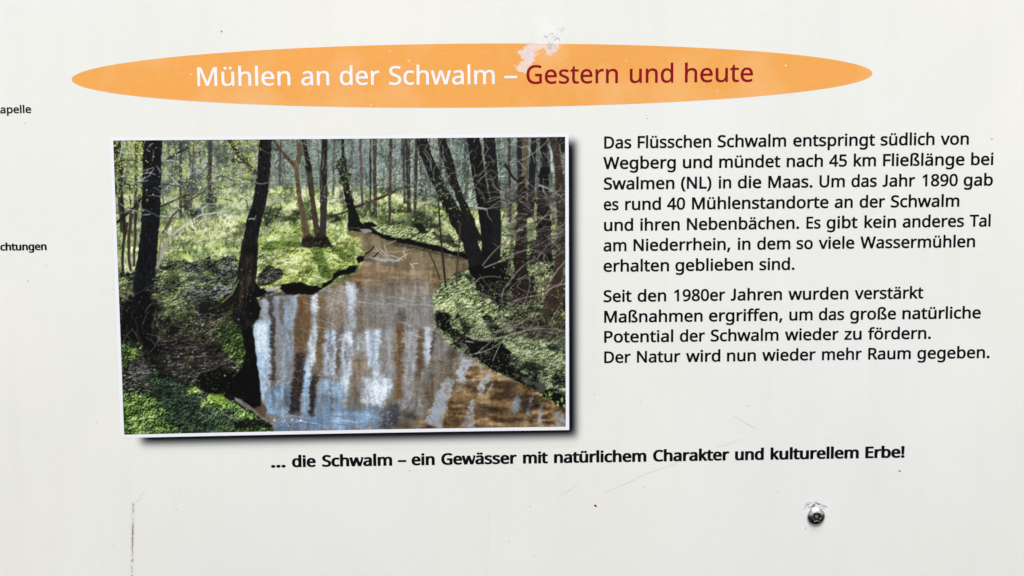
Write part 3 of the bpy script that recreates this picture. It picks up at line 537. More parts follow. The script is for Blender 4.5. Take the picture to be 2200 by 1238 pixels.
    put(ramp(eq(noise(4, 20, 98)+.5*noise(2, 5, 99)), [(0, (22, 20, 18)), (1, (70, 58, 46))]), .75*poly([(524, 552), (546, 552), (540, 620), (520, 660), (505, 672), (514, 620)], 5, 4)); put([14, 14, 14], .95*poly([(540, 620), (552, 648), (562, 664), (556, 686), (536, 690), (528, 660)], 4, 1))
    put([24, 23, 20], .95*poly([(510, 600), (500, 630), (470, 655), (430, 666), (425, 674), (470, 676), (490, 668), (515, 660)], 3, 1)); stroke([(512, 602), (498, 632), (470, 655), (448, 663)], (2.5, 4), (120, 122, 54), .75); put(ramp(fine, [(0, (24, 26, 14)), (1, (122, 124, 52))]), .6*poly([(496, 655), (504, 652), (500, 676), (484, 674)], 6, 1))
    put([26, 24, 22], .85*poly([(430, 650), (465, 645), (480, 652), (440, 668), (424, 668)], 4, 1))
    trunk([(292, 306.5, 349), (350, 306, 347), (400, 306, 346), (450, 304, 345), (500, 301, 341), (540, 297, 338), (580, 290, 334), (615, 285, 329), (640, 291, 326), (665, 296, 322), (700, 290, 324)], (19, 20, 24), seed=23, rough=1.6, bark=.9, rim=(14, 14, 15))
    put([11, 12, 14], .8*poly([(262, 650), (300, 620), (326, 640), (330, 700), (345, 760), (300, 740), (264, 720)], 10, 4))
    # stems left of the big trunk
    for (xa, ya, xb, yb, w, c) in [(252, 300, 262, 590, 5, (34, 32, 30)), (272, 480, 268, 585, 6, (48, 42, 36)), (285, 460, 276, 580, 7, (60, 50, 42)), (296, 420, 284, 570, 6, (54, 48, 42)), (258, 400, 266, 500, 4, (66, 60, 54)), (240, 492, 308, 425, 6, (30, 28, 28)), (277, 400, 272, 520, 4, (60, 56, 50)), (263, 295, 255, 345, 4, (150, 156, 160))]:
        curvy(xa, ya, xb, yb, (w, w*.8), c, .95, .05)
    # branches, left
    PB = (176, 180, 184); DB = (34, 35, 36)
    for pts, w, c in [([(350, 500), (372, 462), (404, 433), (440, 410), (470, 402)], (5, 2.5), (70, 64, 58)), ([(373, 500), (400, 482), (430, 462), (470, 456), (496, 452)], (5, 2), (186, 188, 186)), ([(338, 575), (346, 545), (360, 515), (376, 495)], (7, 5), (150, 146, 136)), ([(340, 560), (345, 520), (366, 480), (378, 464)], (3, 3), (110, 104, 96)),
                      ([(346, 444), (380, 428), (406, 418)], (4, 3), DB), ([(347, 410), (372, 395), (392, 380)], (3, 2), PB), ([(402, 378), (430, 364), (442, 355), (444, 340)], (4, 3), (160, 170, 184)), ([(360, 342), (385, 327), (406, 316)], (5, 4), DB), ([(347, 395), (400, 403), (420, 406)], (3, 2), (60, 60, 60)),
                      ([(254, 387), (290, 402), (345, 415)], (3, 3), DB), ([(248, 383), (290, 372), (330, 360)], (3, 2), (120, 120, 122)), ([(250, 458), (300, 454), (312, 450), (346, 468), (390, 470)], (3, 2), (80, 80, 80)), ([(305, 387), (320, 378), (330, 363)], 2, (120, 124, 130)), ([(420, 404), (460, 416), (520, 416)], (3, 2), (120, 126, 132)),
                      ([(490, 296), (505, 320), (512, 335), (530, 342)], (10, 6), (34, 32, 30)), ([(500, 345), (530, 350), (545, 375)], (7, 3), (46, 44, 40)), ([(522, 345), (540, 360), (550, 372)], (9, 7), (60, 54, 48)), ([(436, 462), (434, 448), (444, 442)], 3, PB)]:
        stroke(pts, w, c, .9)
    for k in range(90):
        x = 246+R.rand()*310; y = 300+R.rand()*190; a = R.rand()*6.28; L = 10+R.rand()*45
        curvy(x, y, x+L*np.cos(a), y+L*.6*np.sin(a), 1.1+R.rand()*.9, [(186, 194, 202), (50, 52, 52), (130, 136, 138), (30, 32, 34)][R.randint(4)], .7, .2, 5)
    LV = [(176, 186, 84), (196, 204, 96), (140, 156, 72), (206, 212, 130), (120, 138, 80), (222, 226, 170)]
    dm = np.clip(sm((fbm(46, 34, 97, 3)-.42)*6), 0, 1)
    put(ramp(fineb, [(0, (40, 48, 48)), (.5, (96, 108, 98)), (1, (176, 188, 172))]), 0*dm)
    tr_m = 1-.9*poly([(308, 290), (350, 290), (340, 560), (296, 560)], 1, 1)
    tr_2 = 1-.92*poly([(556, 290), (586, 290), (560, 480), (525, 480)], 1, 1)
    put([52, 62, 70], .5*sm((fbm(26, 22, 110, 3)-.5)*7)*poly([(340, 290), (556, 290), (550, 410), (340, 420)], 14, 8)*tr_m*tr_2); dots(3600, (242, 296, 562, 430), LV, .8, 2.5, (.25+.75*dm)*tr_m*tr_2, (.5, .95)); dots(300, (242, 300, 330, 460), LV[:3]+[(216, 220, 80)], .8, 2.6, dm*tr_m)
    dots(500, (242, 296, 560, 420), [(26, 30, 32), (40, 46, 44)], .8, 2.2, (1-dm)*tr_m*tr_2); dots(34, (300, 370, 350, 560), [(110, 114, 70), (90, 96, 70)], .6, 1.5)
    dots(420, (560, 300, 1110, 440), LV+[(110, 122, 100)], .6, 1.8, dm*.55, (.4, .8)); dots(130, (700, 350, 760, 430), LV, .6, 2); dots(160, (900, 380, 1010, 480), LV, .7, 2.2, None, (.4, .9)); dots(90, (820, 380, 900, 440), [(190, 196, 130), (160, 170, 100)], .8, 2.2)
    flecks(1500, poly([(930, 665), (970, 670), (1000, 730), (1080, 735), (1225, 840), (1225, 890), (1060, 795), (940, 720)], 6, 2), [(64, 58, 48), (90, 92, 70), (120, 128, 96)], .5, 0, 10)
    # thin shoots and twigs, middle and right
    for k in range(150):
        x = 590+R.rand()*520; y = 300+R.rand()*130; L = 12+R.rand()*40; a = -1.2+R.rand()*2.4
        curvy(x, y, x+L*np.sin(a)*.6, y-L*np.cos(a), 1.0+R.rand()*.7, [(150, 158, 156), (40, 42, 40), (110, 116, 110)][R.randint(3)], .6, .2, 5)
    for k in range(420):
        x = 570+R.rand()*640; y = 300+R.rand()*150; a = R.rand()*3.14; L = 8+R.rand()*34
        curvy(x, y, x+L*np.cos(a), y-L*np.sin(a), .9+R.rand()*.8, [(138, 140, 126), (118, 112, 100), (44, 42, 40), (160, 162, 150), (86, 80, 72)][R.randint(5)], .35+.35*R.rand(), .3, 5)
    stroke([(941, 430), (944, 480), (947, 520), (952, 570), (957, 616)], (3, 4.6), (44, 39, 34)); stroke([(988, 478), (985, 530), (981, 575), (980, 610)], (3.5, 3), (66, 58, 48)); stroke([(922, 545), (932, 565), (944, 600)], (2.5, 3), (60, 50, 44))
    stroke([(1085, 355), (1100, 380), (1130, 408), (1150, 430)], (5, 3.5), (32, 30, 28)); stroke([(1138, 420), (1160, 445), (1172, 470)], (4, 3), (36, 32, 30))
    for (x0, y0, x1, y1, w, c) in [(1020, 450, 1160, 400, 2.2, (120, 112, 108)), (1040, 452, 1110, 405, 2, (110, 102, 98)), (1022, 446, 1045, 449, 3.5, (170, 166, 160)), (1045, 448, 1056, 475, 2, (130, 124, 118)), (1160, 398, 1213, 430, 4.5, (150, 146, 142)), (1165, 400, 1190, 440, 3, (160, 156, 150)), (1175, 412, 1214, 412, 2, (140, 136, 132)),
                                   (1110, 495, 1200, 450, 2.4, (140, 134, 128)), (1130, 510, 1213, 420, 2.4, (128, 122, 118)), (1120, 345, 1180, 300, 2, (140, 136, 130)), (1150, 340, 1160, 362, 2, (130, 126, 120)), (1040, 575, 1210, 502, 3, (136, 128, 122)), (1035, 570, 1110, 500, 3, (120, 112, 104)), (1078, 640, 1090, 610, 3, (130, 122, 116)), (1090, 612, 1150, 556, 3, (124, 116, 110)),
                                   (1150, 556, 1212, 500, 2.6, (136, 130, 124)), (1075, 535, 1110, 496, 4, (140, 134, 130)), (1110, 496, 1122, 494, 5, (160, 158, 156)), (1006, 615, 1030, 597, 3, (130, 126, 120)), (1030, 597, 1075, 595, 2.5, (110, 106, 100)), (1165, 635, 1213, 608, 3, (150, 140, 130)), (1100, 648, 1165, 636, 2.4, (140, 132, 124)), (1180, 605, 1214, 560, 3, (150, 142, 132)),
                                   (1060, 716, 1150, 680, 3, (132, 126, 120)), (1000, 722, 1110, 714, 3, (156, 152, 148)), (1110, 714, 1214, 716, 2.6, (140, 136, 132)), (1080, 700, 1214, 690, 2.4, (110, 104, 98)), (1020, 760, 1060, 726, 2.4, (130, 126, 120)), (1058, 775, 1080, 725, 2.4, (132, 128, 122)), (1000, 733, 1016, 735, 2.6, (160, 156, 150)), (1018, 760, 1075, 735, 2.2, (150, 146, 140)), (1030, 590, 1080, 640, 2, (80, 78, 74)),
                                   (1155, 560, 1160, 640, 2.4, (96, 86, 78)), (1168, 545, 1166, 660, 2.2, (84, 76, 70)), (1140, 500, 1150, 610, 2.2, (90, 82, 76)), (1060, 640, 1088, 720, 2.0, (96, 94, 88)), (1110, 600, 1130, 590, 2, (150, 146, 140))]:
        curvy(x0, y0, x1, y1, (w, max(1.2, w*.6)), c, .85, .10)
    put(ramp(fineb, [(0, (16, 16, 18)), (.5, (58, 54, 50)), (.8, (96, 94, 84)), (1, (150, 150, 136))]), .5*poly([(1085, 430), (1225, 400), (1225, 560), (1100, 540)], 18, 8)*sm((fbm(30, 30, 96, 3)-.38)*6))
    for k in range(210):
        x = 1075+R.rand()*135; y = 395+R.rand()*330; a = R.rand()*3.14; L = 14+R.rand()*55
        curvy(x, y, x+L*np.cos(a), y-L*.7*np.sin(a), 1.0+R.rand()*1.0, [(112, 102, 94), (76, 68, 62), (146, 138, 128), (40, 36, 34)][R.randint(4)], .55, .25, 5)
    dots(260, (1060, 560, 1214, 730), LV+[(200, 206, 180)], .7, 2.0, None, (.4, .9)); dots(260, (930, 600, 1070, 735), [(196, 206, 140), (216, 222, 180), (170, 186, 96)], .7, 2.0, rb*.6, (.4, .9)); dots(14, (1185, 665, 1212, 700), [(210, 200, 70)], 1, 3)
    # driftwood in the stream
    for (x0, y0, x1, y1, w, c) in [(784, 546, 803, 531, 3, (34, 30, 28)), (797, 556, 815, 540, 3, (40, 34, 32)), (806, 530, 840, 556, 1.8, (170, 160, 150)), (815, 535, 830, 550, 1.8, (190, 180, 170)), (825, 528, 835, 552, 1.8, (180, 170, 160)), (800, 540, 880, 540, 1.4, (160, 150, 140)), (832, 562, 852, 562, 4, (40, 34, 32)), (852, 560, 874, 546, 2, (190, 180, 168)), (810, 556, 850, 564, 2.4, (80, 72, 68)), (830, 525, 850, 516, 1.6, (150, 142, 130)), (838, 548, 866, 560, 1.5, (190, 182, 172)), (866, 540, 872, 556, 1.5, (190, 182, 172)), (880, 566, 888, 576, 1.6, (200, 194, 186)), (885, 568, 898, 566, 1.5, (200, 194, 186))]:
        curvy(x0, y0, x1, y1, w, c, .9, .1)
    put([190, 196, 204], .6*poly([(790, 553), (830, 554), (860, 560), (850, 566), (800, 558)], 3, 1))
    # leafy sprig at the lower right and leaf bits over the stream
    for (x, y) in [(1173, 838), (1166, 846), (1180, 842), (1184, 852), (1172, 854), (1206, 858), (1200, 866), (1210, 870)]:
        dots(5, (x-6, y-6, x+6, y+6), [(124, 158, 70), (156, 180, 96), (190, 206, 140)], 1.5, 4)
    dots(40, (860, 600, 930, 660), [(150, 158, 110), (180, 186, 140)], .7, 1.7, None, (.4, .8))
    dots(500, (262, 730, 590, 932), [(104, 140, 60), (150, 182, 80), (190, 206, 130), (60, 84, 44)], .8, 2.2, mud*.55, (.4, .9))
    dots(300, (345, 560, 540, 690), [(150, 168, 140), (120, 146, 70), (190, 204, 190), (20, 22, 24)], .8, 2.2, mud*.7, (.4, .9)); dots(90, (262, 580, 330, 700), [(100, 112, 84), (140, 150, 110)], .7, 1.8)
    for k in range(28):
        x = 262+R.rand()*110; y = 600+R.rand()*130; a = R.rand()*3.14; L = 14+R.rand()*40
        curvy(x, y, x+L*np.cos(a), y+L*np.sin(a), 1.2, [(90, 86, 78), (120, 116, 104)][R.randint(2)], .6, .2, 5)
    # print grain and contrast
    img[:] = img+((noise(1.6, 1.6, 777)-.5)*12)[..., None]
    b = blur(img, 1); img[:] = b+(img-b)*.55
    img[:] = 126+(img-118)*1.14
    return np.clip(img, 5, 252)

GLYPHS = {   # letter outlines: advance|contour|contour..., 714 units = capital height
 '!': '269|163,201 106,201 81,714 188,714|72,54 76,85 90,106 110,117 134,121 157,117 177,106 191,85 196,54 191,23 177,2 157,-10 134,-14 110,-10 90,2 76,23',
 '(': '300|40,274 44,355 56,434 75,510 104,583 141,651 187,714 270,714 209,615 164,507 138,392 129,275 133,198 145,122 165,47 192,-24 227,-93 269,-158 187,-158 141,-96 104,-29 75,42 56,117 44,195',
 ')': '300|260,274 256,195 244,117 225,42 196,-29 159,-96 113,-158 31,-158 73,-93 108,-24 135,47 155,122 167,198 171,275 167,353 155,431 135,507 108,580 73,649 30,714 113,714 159,651 196,583 225,510 244,434 256,355',
 ',': '268|192,105 169,29 138,-52 106,-129 41,-129 60,-48 78,38 91,116 185,116',
 '.': '268|72,54 76,85 90,106 110,117 133,121 157,117 177,106 191,85 196,54 191,23 177,2 157,-10 133,-14 110,-10 90,2 76,23',
 '0': '572|523,358 520,276 510,203 493,140 468,87 436,46 394,15 344,-4 285,-10 212,1 152,34 107,88 74,160 55,251 49,358 55,466 72,556 103,628 148,682 208,714 285,725 358,714 418,682 464,628 497,556 516,466|137,358 141,268 151,195 171,138 198,97 236,73 285,65 334,73 371,97 400,137 419,194 430,268 434,358 430,448 419,520 400,577 371,617 334,642 285,650 236,642 198,617 171,577 151,520 141,448',
 '1': '572|355,0 269,0 269,499 269,548 271,585 273,622 244,595 211,567 135,505 89,564 282,714 355,714',
 '4': '572|552,162 448,162 448,0 363,0 363,162 21,162 21,237 357,718 448,718 448,241 552,241|363,466 363,513 365,554 366,590 368,624 364,624 344,583 321,546 107,241 363,241',
 '5': '572|275,438 343,432 402,413 450,383 485,341 508,290 515,228 507,159 483,100 444,53 391,18 326,-3 248,-10 144,0 100,12 63,29 63,112 103,92 150,77 249,65 299,69 341,81 377,103 403,132 419,171 425,219 414,281 382,326 348,347 302,360 246,364 182,359 124,349 80,377 107,714 465,714 465,634 182,634 165,427 211,434',
 '8': '572|285,724 344,719 396,704 439,680 471,647 492,604 499,553 494,513 480,478 431,421 363,378 443,330 475,302 500,269 517,230 522,185 515,129 493,81 458,43 411,14 354,-4 288,-10 217,-4 157,13 111,41 76,78 56,126 49,182 54,228 69,267 93,300 124,329 197,373 133,418 88,477 76,513 72,554 79,605 100,646 133,680 176,704 227,719|135,181 144,133 172,94 219,69 286,60 350,69 397,94 426,134 436,184 431,217 417,245 395,271 365,293 286,331 270,337 196,296 170,272 150,246 139,216|284,653 234,646 193,626 167,594 158,550 162,516 175,488 223,445 289,412 351,445 395,488 408,517 412,550 403,594 377,626 336,646',
 '9': '572|520,409 511,287 482,173 457,123 424,78 382,41 330,13 267,-4 192,-10 145,-7 102,0 102,75 144,65 190,62 254,68 305,85 346,112 378,147 401,190 417,239 431,350 425,350 387,308 331,278 296,270 255,267 198,273 147,292 106,324 75,366 56,419 50,483 57,553 78,612 113,660 158,695 214,717 278,724 327,719 373,704 414,680 450,646 479,602 501,548 515,484|278,650 222,640 176,609 147,557 137,484 145,422 171,375 213,346 274,336 319,341 357,355 388,378 411,405 426,436 431,467 421,531 393,591 345,634 314,646',
 'C': '632|403,645 349,640 300,625 258,601 222,568 194,527 173,477 160,421 156,357 163,275 183,204 218,146 265,104 327,78 402,69 491,77 573,97 573,19 490,-3 444,-8 389,-10 289,1 207,35 143,89 97,163 70,253 61,358 67,435 83,506 111,568 149,622 198,665 257,698 326,717 404,724 510,713 601,682 565,606 491,633',
 'D': '730|669,364 658,254 624,163 570,92 497,41 405,10 296,0 97,0 97,714 317,714 418,704 504,674 574,625 626,556 658,470|574,361 566,447 542,517 504,570 450,607 384,630 304,637 187,637 187,77 284,77 373,85 445,109 501,148 542,204 566,275',
 'E': '556|496,0 97,0 97,714 496,714 496,635 187,635 187,412 478,412 478,334 187,334 187,79 496,79',
 'F': '519|187,0 97,0 97,714 496,714 496,635 187,635 187,382 477,382 477,303 187,303',
 'G': '728|407,377 654,377 654,27 537,-1 474,-8 403,-10 301,1 216,34 149,88 100,161 71,252 61,357 72,461 105,551 159,624 231,678 323,713 431,724 544,713 644,682 610,604 524,633 426,645 347,636 280,610 226,568 187,510 163,440 155,357 162,277 182,206 218,148 269,104 337,77 424,68 504,73 564,85 564,297 407,297',
 'J': '400|300,714 300,190 290,100 255,35 190,0 110,-8 40,2 40,86 100,76 150,80 185,105 203,155 208,230 208,714',
 'K': '619|619,0 513,0 260,341 187,277 187,0 97,0 97,714 187,714 187,362 248,430 310,498 503,714 608,714 325,403',
 'L': '524|97,0 97,714 187,714 187,80 499,80 499,0',
 'M': '907|412,0 177,626 173,626 176,575 179,507 180,433 180,0 97,0 97,714 230,714 450,129 454,129 678,714 810,714 810,0 721,0 721,439 722,508 725,573 728,625 724,625 486,0',
 'N': '760|663,0 558,0 176,593 172,593 175,538 178,471 180,399 180,0 97,0 97,714 201,714 582,123 586,123 585,143 583,171 580,241 579,311 579,714 663,714',
 'P': '605|286,714 371,708 439,690 490,659 526,617 547,566 554,504 539,419 520,381 492,347 453,318 404,296 343,283 269,278 187,278 187,0 97,0 97,714|278,637 187,637 187,355 259,355 321,359 372,369 411,388 439,416 456,453 461,500 450,560 417,603 382,622 336,633',
 'R': '622|294,714 375,708 440,691 491,663 526,624 547,573 554,511 549,459 533,416 509,382 479,355 411,320 607,0 502,0 329,295 187,295 187,0 97,0 97,714|289,636 187,636 187,371 294,371 369,380 421,405 451,448 461,507 456,549 442,582 419,606 386,623 343,633',
 'S': '549|502,191 494,132 471,82 433,43 382,14 320,-4 247,-10 171,-6 104,5 51,24 51,110 91,95 140,81 251,68 300,71 340,82 371,99 394,122 408,150 412,183 408,215 397,242 377,265 345,286 302,307 244,330 163,366 106,411 71,468 63,502 60,542 67,595 89,639 124,675 169,702 225,718 288,724 396,713 485,684 457,607 376,634 286,645 245,642 211,632 185,616 166,595 155,570 151,541 155,508 166,481 186,458 215,438 255,418 307,397 365,373 413,347 452,318 479,284 496,242',
 'T': '556|323,0 233,0 233,635 10,635 10,714 545,714 545,635 323,635',
 'U': '731|640,252 632,182 610,118 572,65 518,24 449,-1 362,-10 280,-2 213,22 159,62 121,116 98,180 90,254 90,714 180,714 180,251 185,197 201,152 226,116 263,89 310,73 367,68 426,74 472,91 508,119 532,156 546,201 551,252 551,714 640,714',
 'W': '930|917,714 727,0 636,0 497,468 485,511 474,553 465,587 461,609 457,587 450,553 439,510 427,465 292,0 201,0 12,714 106,714 217,278 228,232 237,188 245,147 251,108 257,149 266,192 277,238 289,283 415,714 508,714 639,280 652,233 663,188 671,145 678,108 686,160 698,218 713,279 823,714',
 'a': '561|288,545 348,540 396,526 433,502 459,468 475,422 480,365 480,0 416,0 399,76 395,76 347,27 291,-1 257,-8 215,-10 169,-6 128,7 94,29 68,59 52,100 46,149 53,198 74,239 109,272 159,297 223,313 303,320 394,323 394,355 387,412 365,448 330,467 283,474 203,461 132,433 105,499 188,531|314,259 254,254 208,243 175,227 147,193 137,148 144,109 164,82 196,66 235,61 297,70 348,98 373,128 388,167 393,214 393,262',
 'b': '615|173,575 171,511 168,465 173,465 200,496 236,522 282,539 339,545 401,537 455,514 499,475 533,422 553,352 560,268 553,183 532,114 499,60 455,21 401,-2 339,-10 282,-4 236,13 200,38 173,68 166,68 148,0 85,0 85,760 173,760|324,472 273,467 234,450 206,423 187,384 176,334 173,271 173,267 181,180 205,115 233,86 274,69 326,63 370,69 406,87 433,116 460,181 469,269 465,331 453,381 433,421 406,449 369,466',
 'c': '480|300,-10 233,-3 173,19 124,56 86,109 63,178 55,265 63,355 88,426 127,480 177,517 238,539 306,546 385,537 447,517 420,444 364,461 304,469 255,463 215,446 184,417 163,378 150,327 146,266 150,207 163,157 184,118 214,89 252,72 299,66 376,75 438,97 438,19 378,-2 343,-8',
 'd': '615|275,-10 213,-2 159,21 115,59 82,113 62,183 55,267 62,352 82,421 115,475 160,515 214,538 276,546 315,543 349,535 403,507 442,467 448,467 444,505 442,546 442,760 530,760 530,0 459,0 446,72 442,72 403,30 349,1 314,-7|289,63 340,68 380,84 408,109 434,168 443,250 443,266 435,354 410,419 382,449 341,467 288,473 245,467 209,448 181,416 155,350 146,265 155,180 181,116 209,87 245,69',
 'e': '564|292,546 356,538 410,516 454,480 486,431 506,372 513,304 513,251 146,251 152,195 168,149 192,112 246,77 317,65 407,74 489,102 489,25 408,-1 364,-8 313,-10 241,-2 178,21 127,60 87,113 63,182 55,264 62,346 84,415 120,471 167,512 225,538|291,474 235,464 191,433 162,385 148,321 421,321 417,364 407,401 389,431 365,454 332,469',
 'f': '344|332,468 197,468 197,0 109,0 109,468 15,468 15,509 109,539 109,570 114,633 129,682 155,719 189,745 232,760 283,765 341,759 387,747 364,678 327,688 284,693 246,686 218,663 202,626 197,571 197,536 332,536',
 'g': '615|275,546 325,541 370,526 410,501 443,465 448,465 460,536 530,536 530,-9 523,-79 504,-136 471,-182 425,-214 365,-234 290,-240 183,-231 97,-206 97,-125 138,-143 186,-156 295,-167 357,-157 403,-126 433,-79 443,-16 443,5 444,40 446,71 442,71 411,35 373,10 328,-5 276,-10 212,-2 158,22 113,63 81,118 61,186 55,267 61,347 81,414 113,470 157,512 211,538|287,472 245,466 210,448 183,418 163,378 150,327 146,266 155,179 182,114 211,85 246,68 289,62 327,65 359,72 385,86 407,105 423,131 435,163 442,201 444,246 444,267 440,333 427,385 406,424 376,451 336,467',
 'h': '618|173,537 171,498 168,462 174,462 217,508 275,535 341,545 401,540 449,524 488,498 515,461 531,412 537,349 537,0 450,0 450,343 443,400 421,440 384,464 330,472 276,466 236,449 207,422 187,383 177,335 173,277 173,0 85,0 85,760 173,760',
 'i': '258|173,536 173,0 85,0 85,536|130,737 165,723 177,706 181,681 177,656 165,639 130,625 110,628 93,639 82,656 78,681 82,706 93,723 110,734',
 'k': '534|172,363 171,321 168,276 172,276 190,299 214,329 236,355 407,536 510,536 293,307 525,0 419,0 233,250 172,197 172,0 85,0 85,760 172,760',
 'l': '258|173,0 85,0 85,760 173,760',
 'm': '935|673,546 729,541 774,525 809,499 834,462 849,412 854,349 854,0 767,0 767,345 760,400 740,440 707,464 658,472 611,467 574,452 546,427 521,372 513,296 513,0 426,0 426,345 423,384 414,415 399,440 378,458 350,468 316,472 268,466 231,449 204,422 186,384 176,336 173,278 173,0 85,0 85,536 156,536 169,463 174,463 215,509 270,537 332,546 389,540 435,524 471,496 496,456 501,456 533,496 574,524 622,540',
 'n': '618|343,546 402,541 450,525 488,499 515,462 532,412 537,349 537,0 450,0 450,343 443,400 421,440 384,464 330,472 277,466 236,450 207,422 181,361 173,278 173,0 85,0 85,536 156,536 169,463 174,463 218,509 277,537',
 'o': '605|551,269 547,206 533,150 512,103 483,63 447,31 405,8 355,-5 301,-10 250,-5 203,8 161,31 125,63 96,103 73,150 60,206 55,269 62,351 85,419 121,474 171,513 232,538 304,546 373,538 432,513 482,474 519,419 543,351|146,269 150,210 163,159 184,118 214,88 254,69 303,63 352,69 392,88 422,118 443,159 456,210 460,269 456,328 443,378 422,418 391,447 352,466 302,472 252,466 213,448 183,418 155,354',
 'p': '615|340,546 402,538 455,515 499,477 533,423 553,354 560,269 553,185 532,115 499,61 455,21 402,-2 339,-10 266,1 211,29 173,68 167,68 171,25 173,-20 173,-240 85,-240 85,536 157,536 169,463 173,463 211,505 265,535 300,543|324,472 275,467 237,451 208,426 189,390 177,343 173,286 173,269 176,208 187,157 206,117 234,87 274,69 326,63 371,70 406,90 434,122 453,163 465,213 469,270 460,353 433,417 406,448 369,466',
 'r': '413|335,546 367,544 398,540 387,459 358,464 329,466 270,453 220,416 185,360 173,286 173,0 85,0 85,536 157,536 167,438 171,438 212,492 267,531 300,542',
 's': '479|434,148 427,100 408,61 376,30 334,8 282,-5 220,-10 168,-8 123,-1 52,24 52,104 129,74 222,61 280,66 319,82 342,108 349,140 338,176 323,192 298,208 264,225 217,244 169,264 128,284 95,306 71,332 56,364 51,404 57,446 76,481 106,509 171,537 252,546 343,536 423,510 393,440 322,464 246,474 198,470 163,456 142,436 135,409 148,371 165,356 191,341 227,325 273,307 320,288 360,268 392,246 415,219 429,187',
 't': '361|264,62 305,65 339,73 339,6 299,-5 249,-10 209,-6 171,4 139,24 114,55 97,98 92,156 92,468 16,468 16,510 93,545 128,659 180,659 180,536 335,536 335,468 180,468 180,158 186,115 203,85 230,68',
 'u': '618|533,536 533,0 461,0 448,71 444,71 400,25 341,-1 274,-10 215,-5 167,10 128,37 101,74 84,123 79,185 79,536 168,536 168,191 175,135 197,95 234,71 287,63 341,69 381,85 411,113 430,151 441,200 445,257 445,536',
 'v': '508|203,0 0,536 94,536 208,220 225,171 241,119 251,78 255,78 266,120 283,172 300,220 414,536 508,536 304,0',
 'w': '786|431,303 419,344 408,383 400,418 394,445 390,445 384,418 376,383 366,343 354,302 258,1 158,1 11,537 102,537 176,251 191,192 203,136 211,91 215,91 222,121 230,159 240,199 251,235 346,537 442,537 534,235 548,186 562,135 570,92 574,92 581,134 594,190 610,251 685,537 775,537 626,1 523,1',
 'z': '470|431,0 39,0 39,58 327,468 56,468 56,536 424,536 424,470 140,68 431,68',
 'ß': '631|522,617 518,585 508,557 473,512 431,477 396,445 382,412 389,388 414,362 437,345 470,323 532,275 572,222 582,190 586,153 580,101 562,60 534,29 497,7 452,-6 400,-10 317,-1 255,24 255,103 295,83 344,67 397,61 444,67 476,84 494,111 500,147 491,189 462,226 438,245 406,267 369,293 341,315 307,359 297,407 300,436 310,460 344,498 385,531 419,566 430,587 433,612 424,648 397,673 357,687 306,692 240,682 213,670 191,650 178,622 173,584 173,0 85,0 85,584 92,644 114,690 148,724 193,747 246,761 306,765 367,761 419,748 463,728 495,699 515,663',
 'ä': '561|288,545 348,540 396,526 433,502 459,468 475,422 480,365 480,0 416,0 399,76 395,76 347,27 291,-1 257,-8 215,-10 169,-6 128,7 94,29 68,59 52,100 46,149 53,198 74,239 109,272 159,297 223,313 303,320 394,323 394,355 387,412 365,448 330,467 283,474 203,461 132,433 105,499 188,531|314,259 254,254 208,243 175,227 147,193 137,148 144,109 164,82 196,66 235,61 297,70 348,98 373,128 388,167 393,214 393,262|141,681 144,703 155,718 188,730 221,718 231,703 235,681 231,659 221,643 188,631 155,643 144,659|329,681 332,703 342,718 375,730 408,718 419,703 422,681 418,659 408,643 375,631 342,643 332,659',
 'ö': '605|551,269 547,206 533,150 512,103 483,63 447,31 405,8 355,-5 301,-10 250,-5 203,8 161,31 125,63 96,103 73,150 60,206 55,269 62,351 85,419 121,474 171,513 232,538 304,546 373,538 432,513 482,474 519,419 543,351|146,269 150,210 163,159 184,118 214,88 254,69 303,63 352,69 392,88 422,118 443,159 456,210 460,269 456,328 443,378 422,418 391,447 352,466 302,472 252,466 213,448 183,418 155,354|163,681 167,703 177,718 210,730 243,718 253,703 257,681 254,659 243,643 210,631 177,643 167,659|351,681 354,703 365,718 397,730 430,718 441,703 444,681 441,659 430,643 397,631 365,643 354,659',
 'ü': '618|533,536 533,0 461,0 448,71 444,71 400,25 341,-1 274,-10 215,-5 167,10 128,37 101,74 84,123 79,185 79,536 168,536 168,191 175,135 197,95 234,71 287,63 341,69 381,85 411,113 430,151 441,200 445,257 445,536|169,681 172,703 183,718 216,730 249,718 259,703 263,681 260,659 249,643 216,631 183,643 172,659|357,681 360,703 370,718 403,730 436,718 446,703 450,681 446,659 436,643 403,631 370,643 360,659',
 '–': '500|40,229 40,307 460,307 460,229',
}
# ================================================================ the board
board = bpy.data.objects.new('information_board', None); COL.objects.link(board)
board.location = (0, 0, 0)
board['label'] = 'weathered off white outdoor information board with orange title oval, forest stream photo and black text'
board['category'] = 'information board'

m_panel, bs, nt = new_mat('weathered_white_laminate')
nt.links.new(board_base(nt, bs), bs.inputs['Base Color'])

bm = bmesh.new()
x0, x1, z0, z1, th, rc, NX, NZ = -.62, .42, 1.06, 1.64, .006, .02, 72, 44
def rounded(u, v):
    """u, v in -1..1 -> a place in the rectangle with rounded corners"""
    hx, hz = (x1-x0)/2, (z1-z0)/2; x, z = u*hx, v*hz
    ex, ez = abs(x)-(hx-rc), abs(z)-(hz-rc)
    if ex > 0 and ez > 0:
        k = max(ex, ez)/math.hypot(ex, ez); x = math.copysign(hx-rc+ex*k, x); z = math.copysign(hz-rc+ez*k, z)
    return (x0+x1)/2+x, (z0+z1)/2+z
def spaced(n, h): return sorted(set([round(-1+2*k/n, 5) for k in range(n+1)]+[s*(1-rc/h*q/5) for q in range(6) for s in (-1, 1)]))
us, ws = spaced(NX, (x1-x0)/2), spaced(NZ, (z1-z0)/2)
fr = [[None]*len(ws) for _ in us]; bk = [[None]*len(ws) for _ in us]
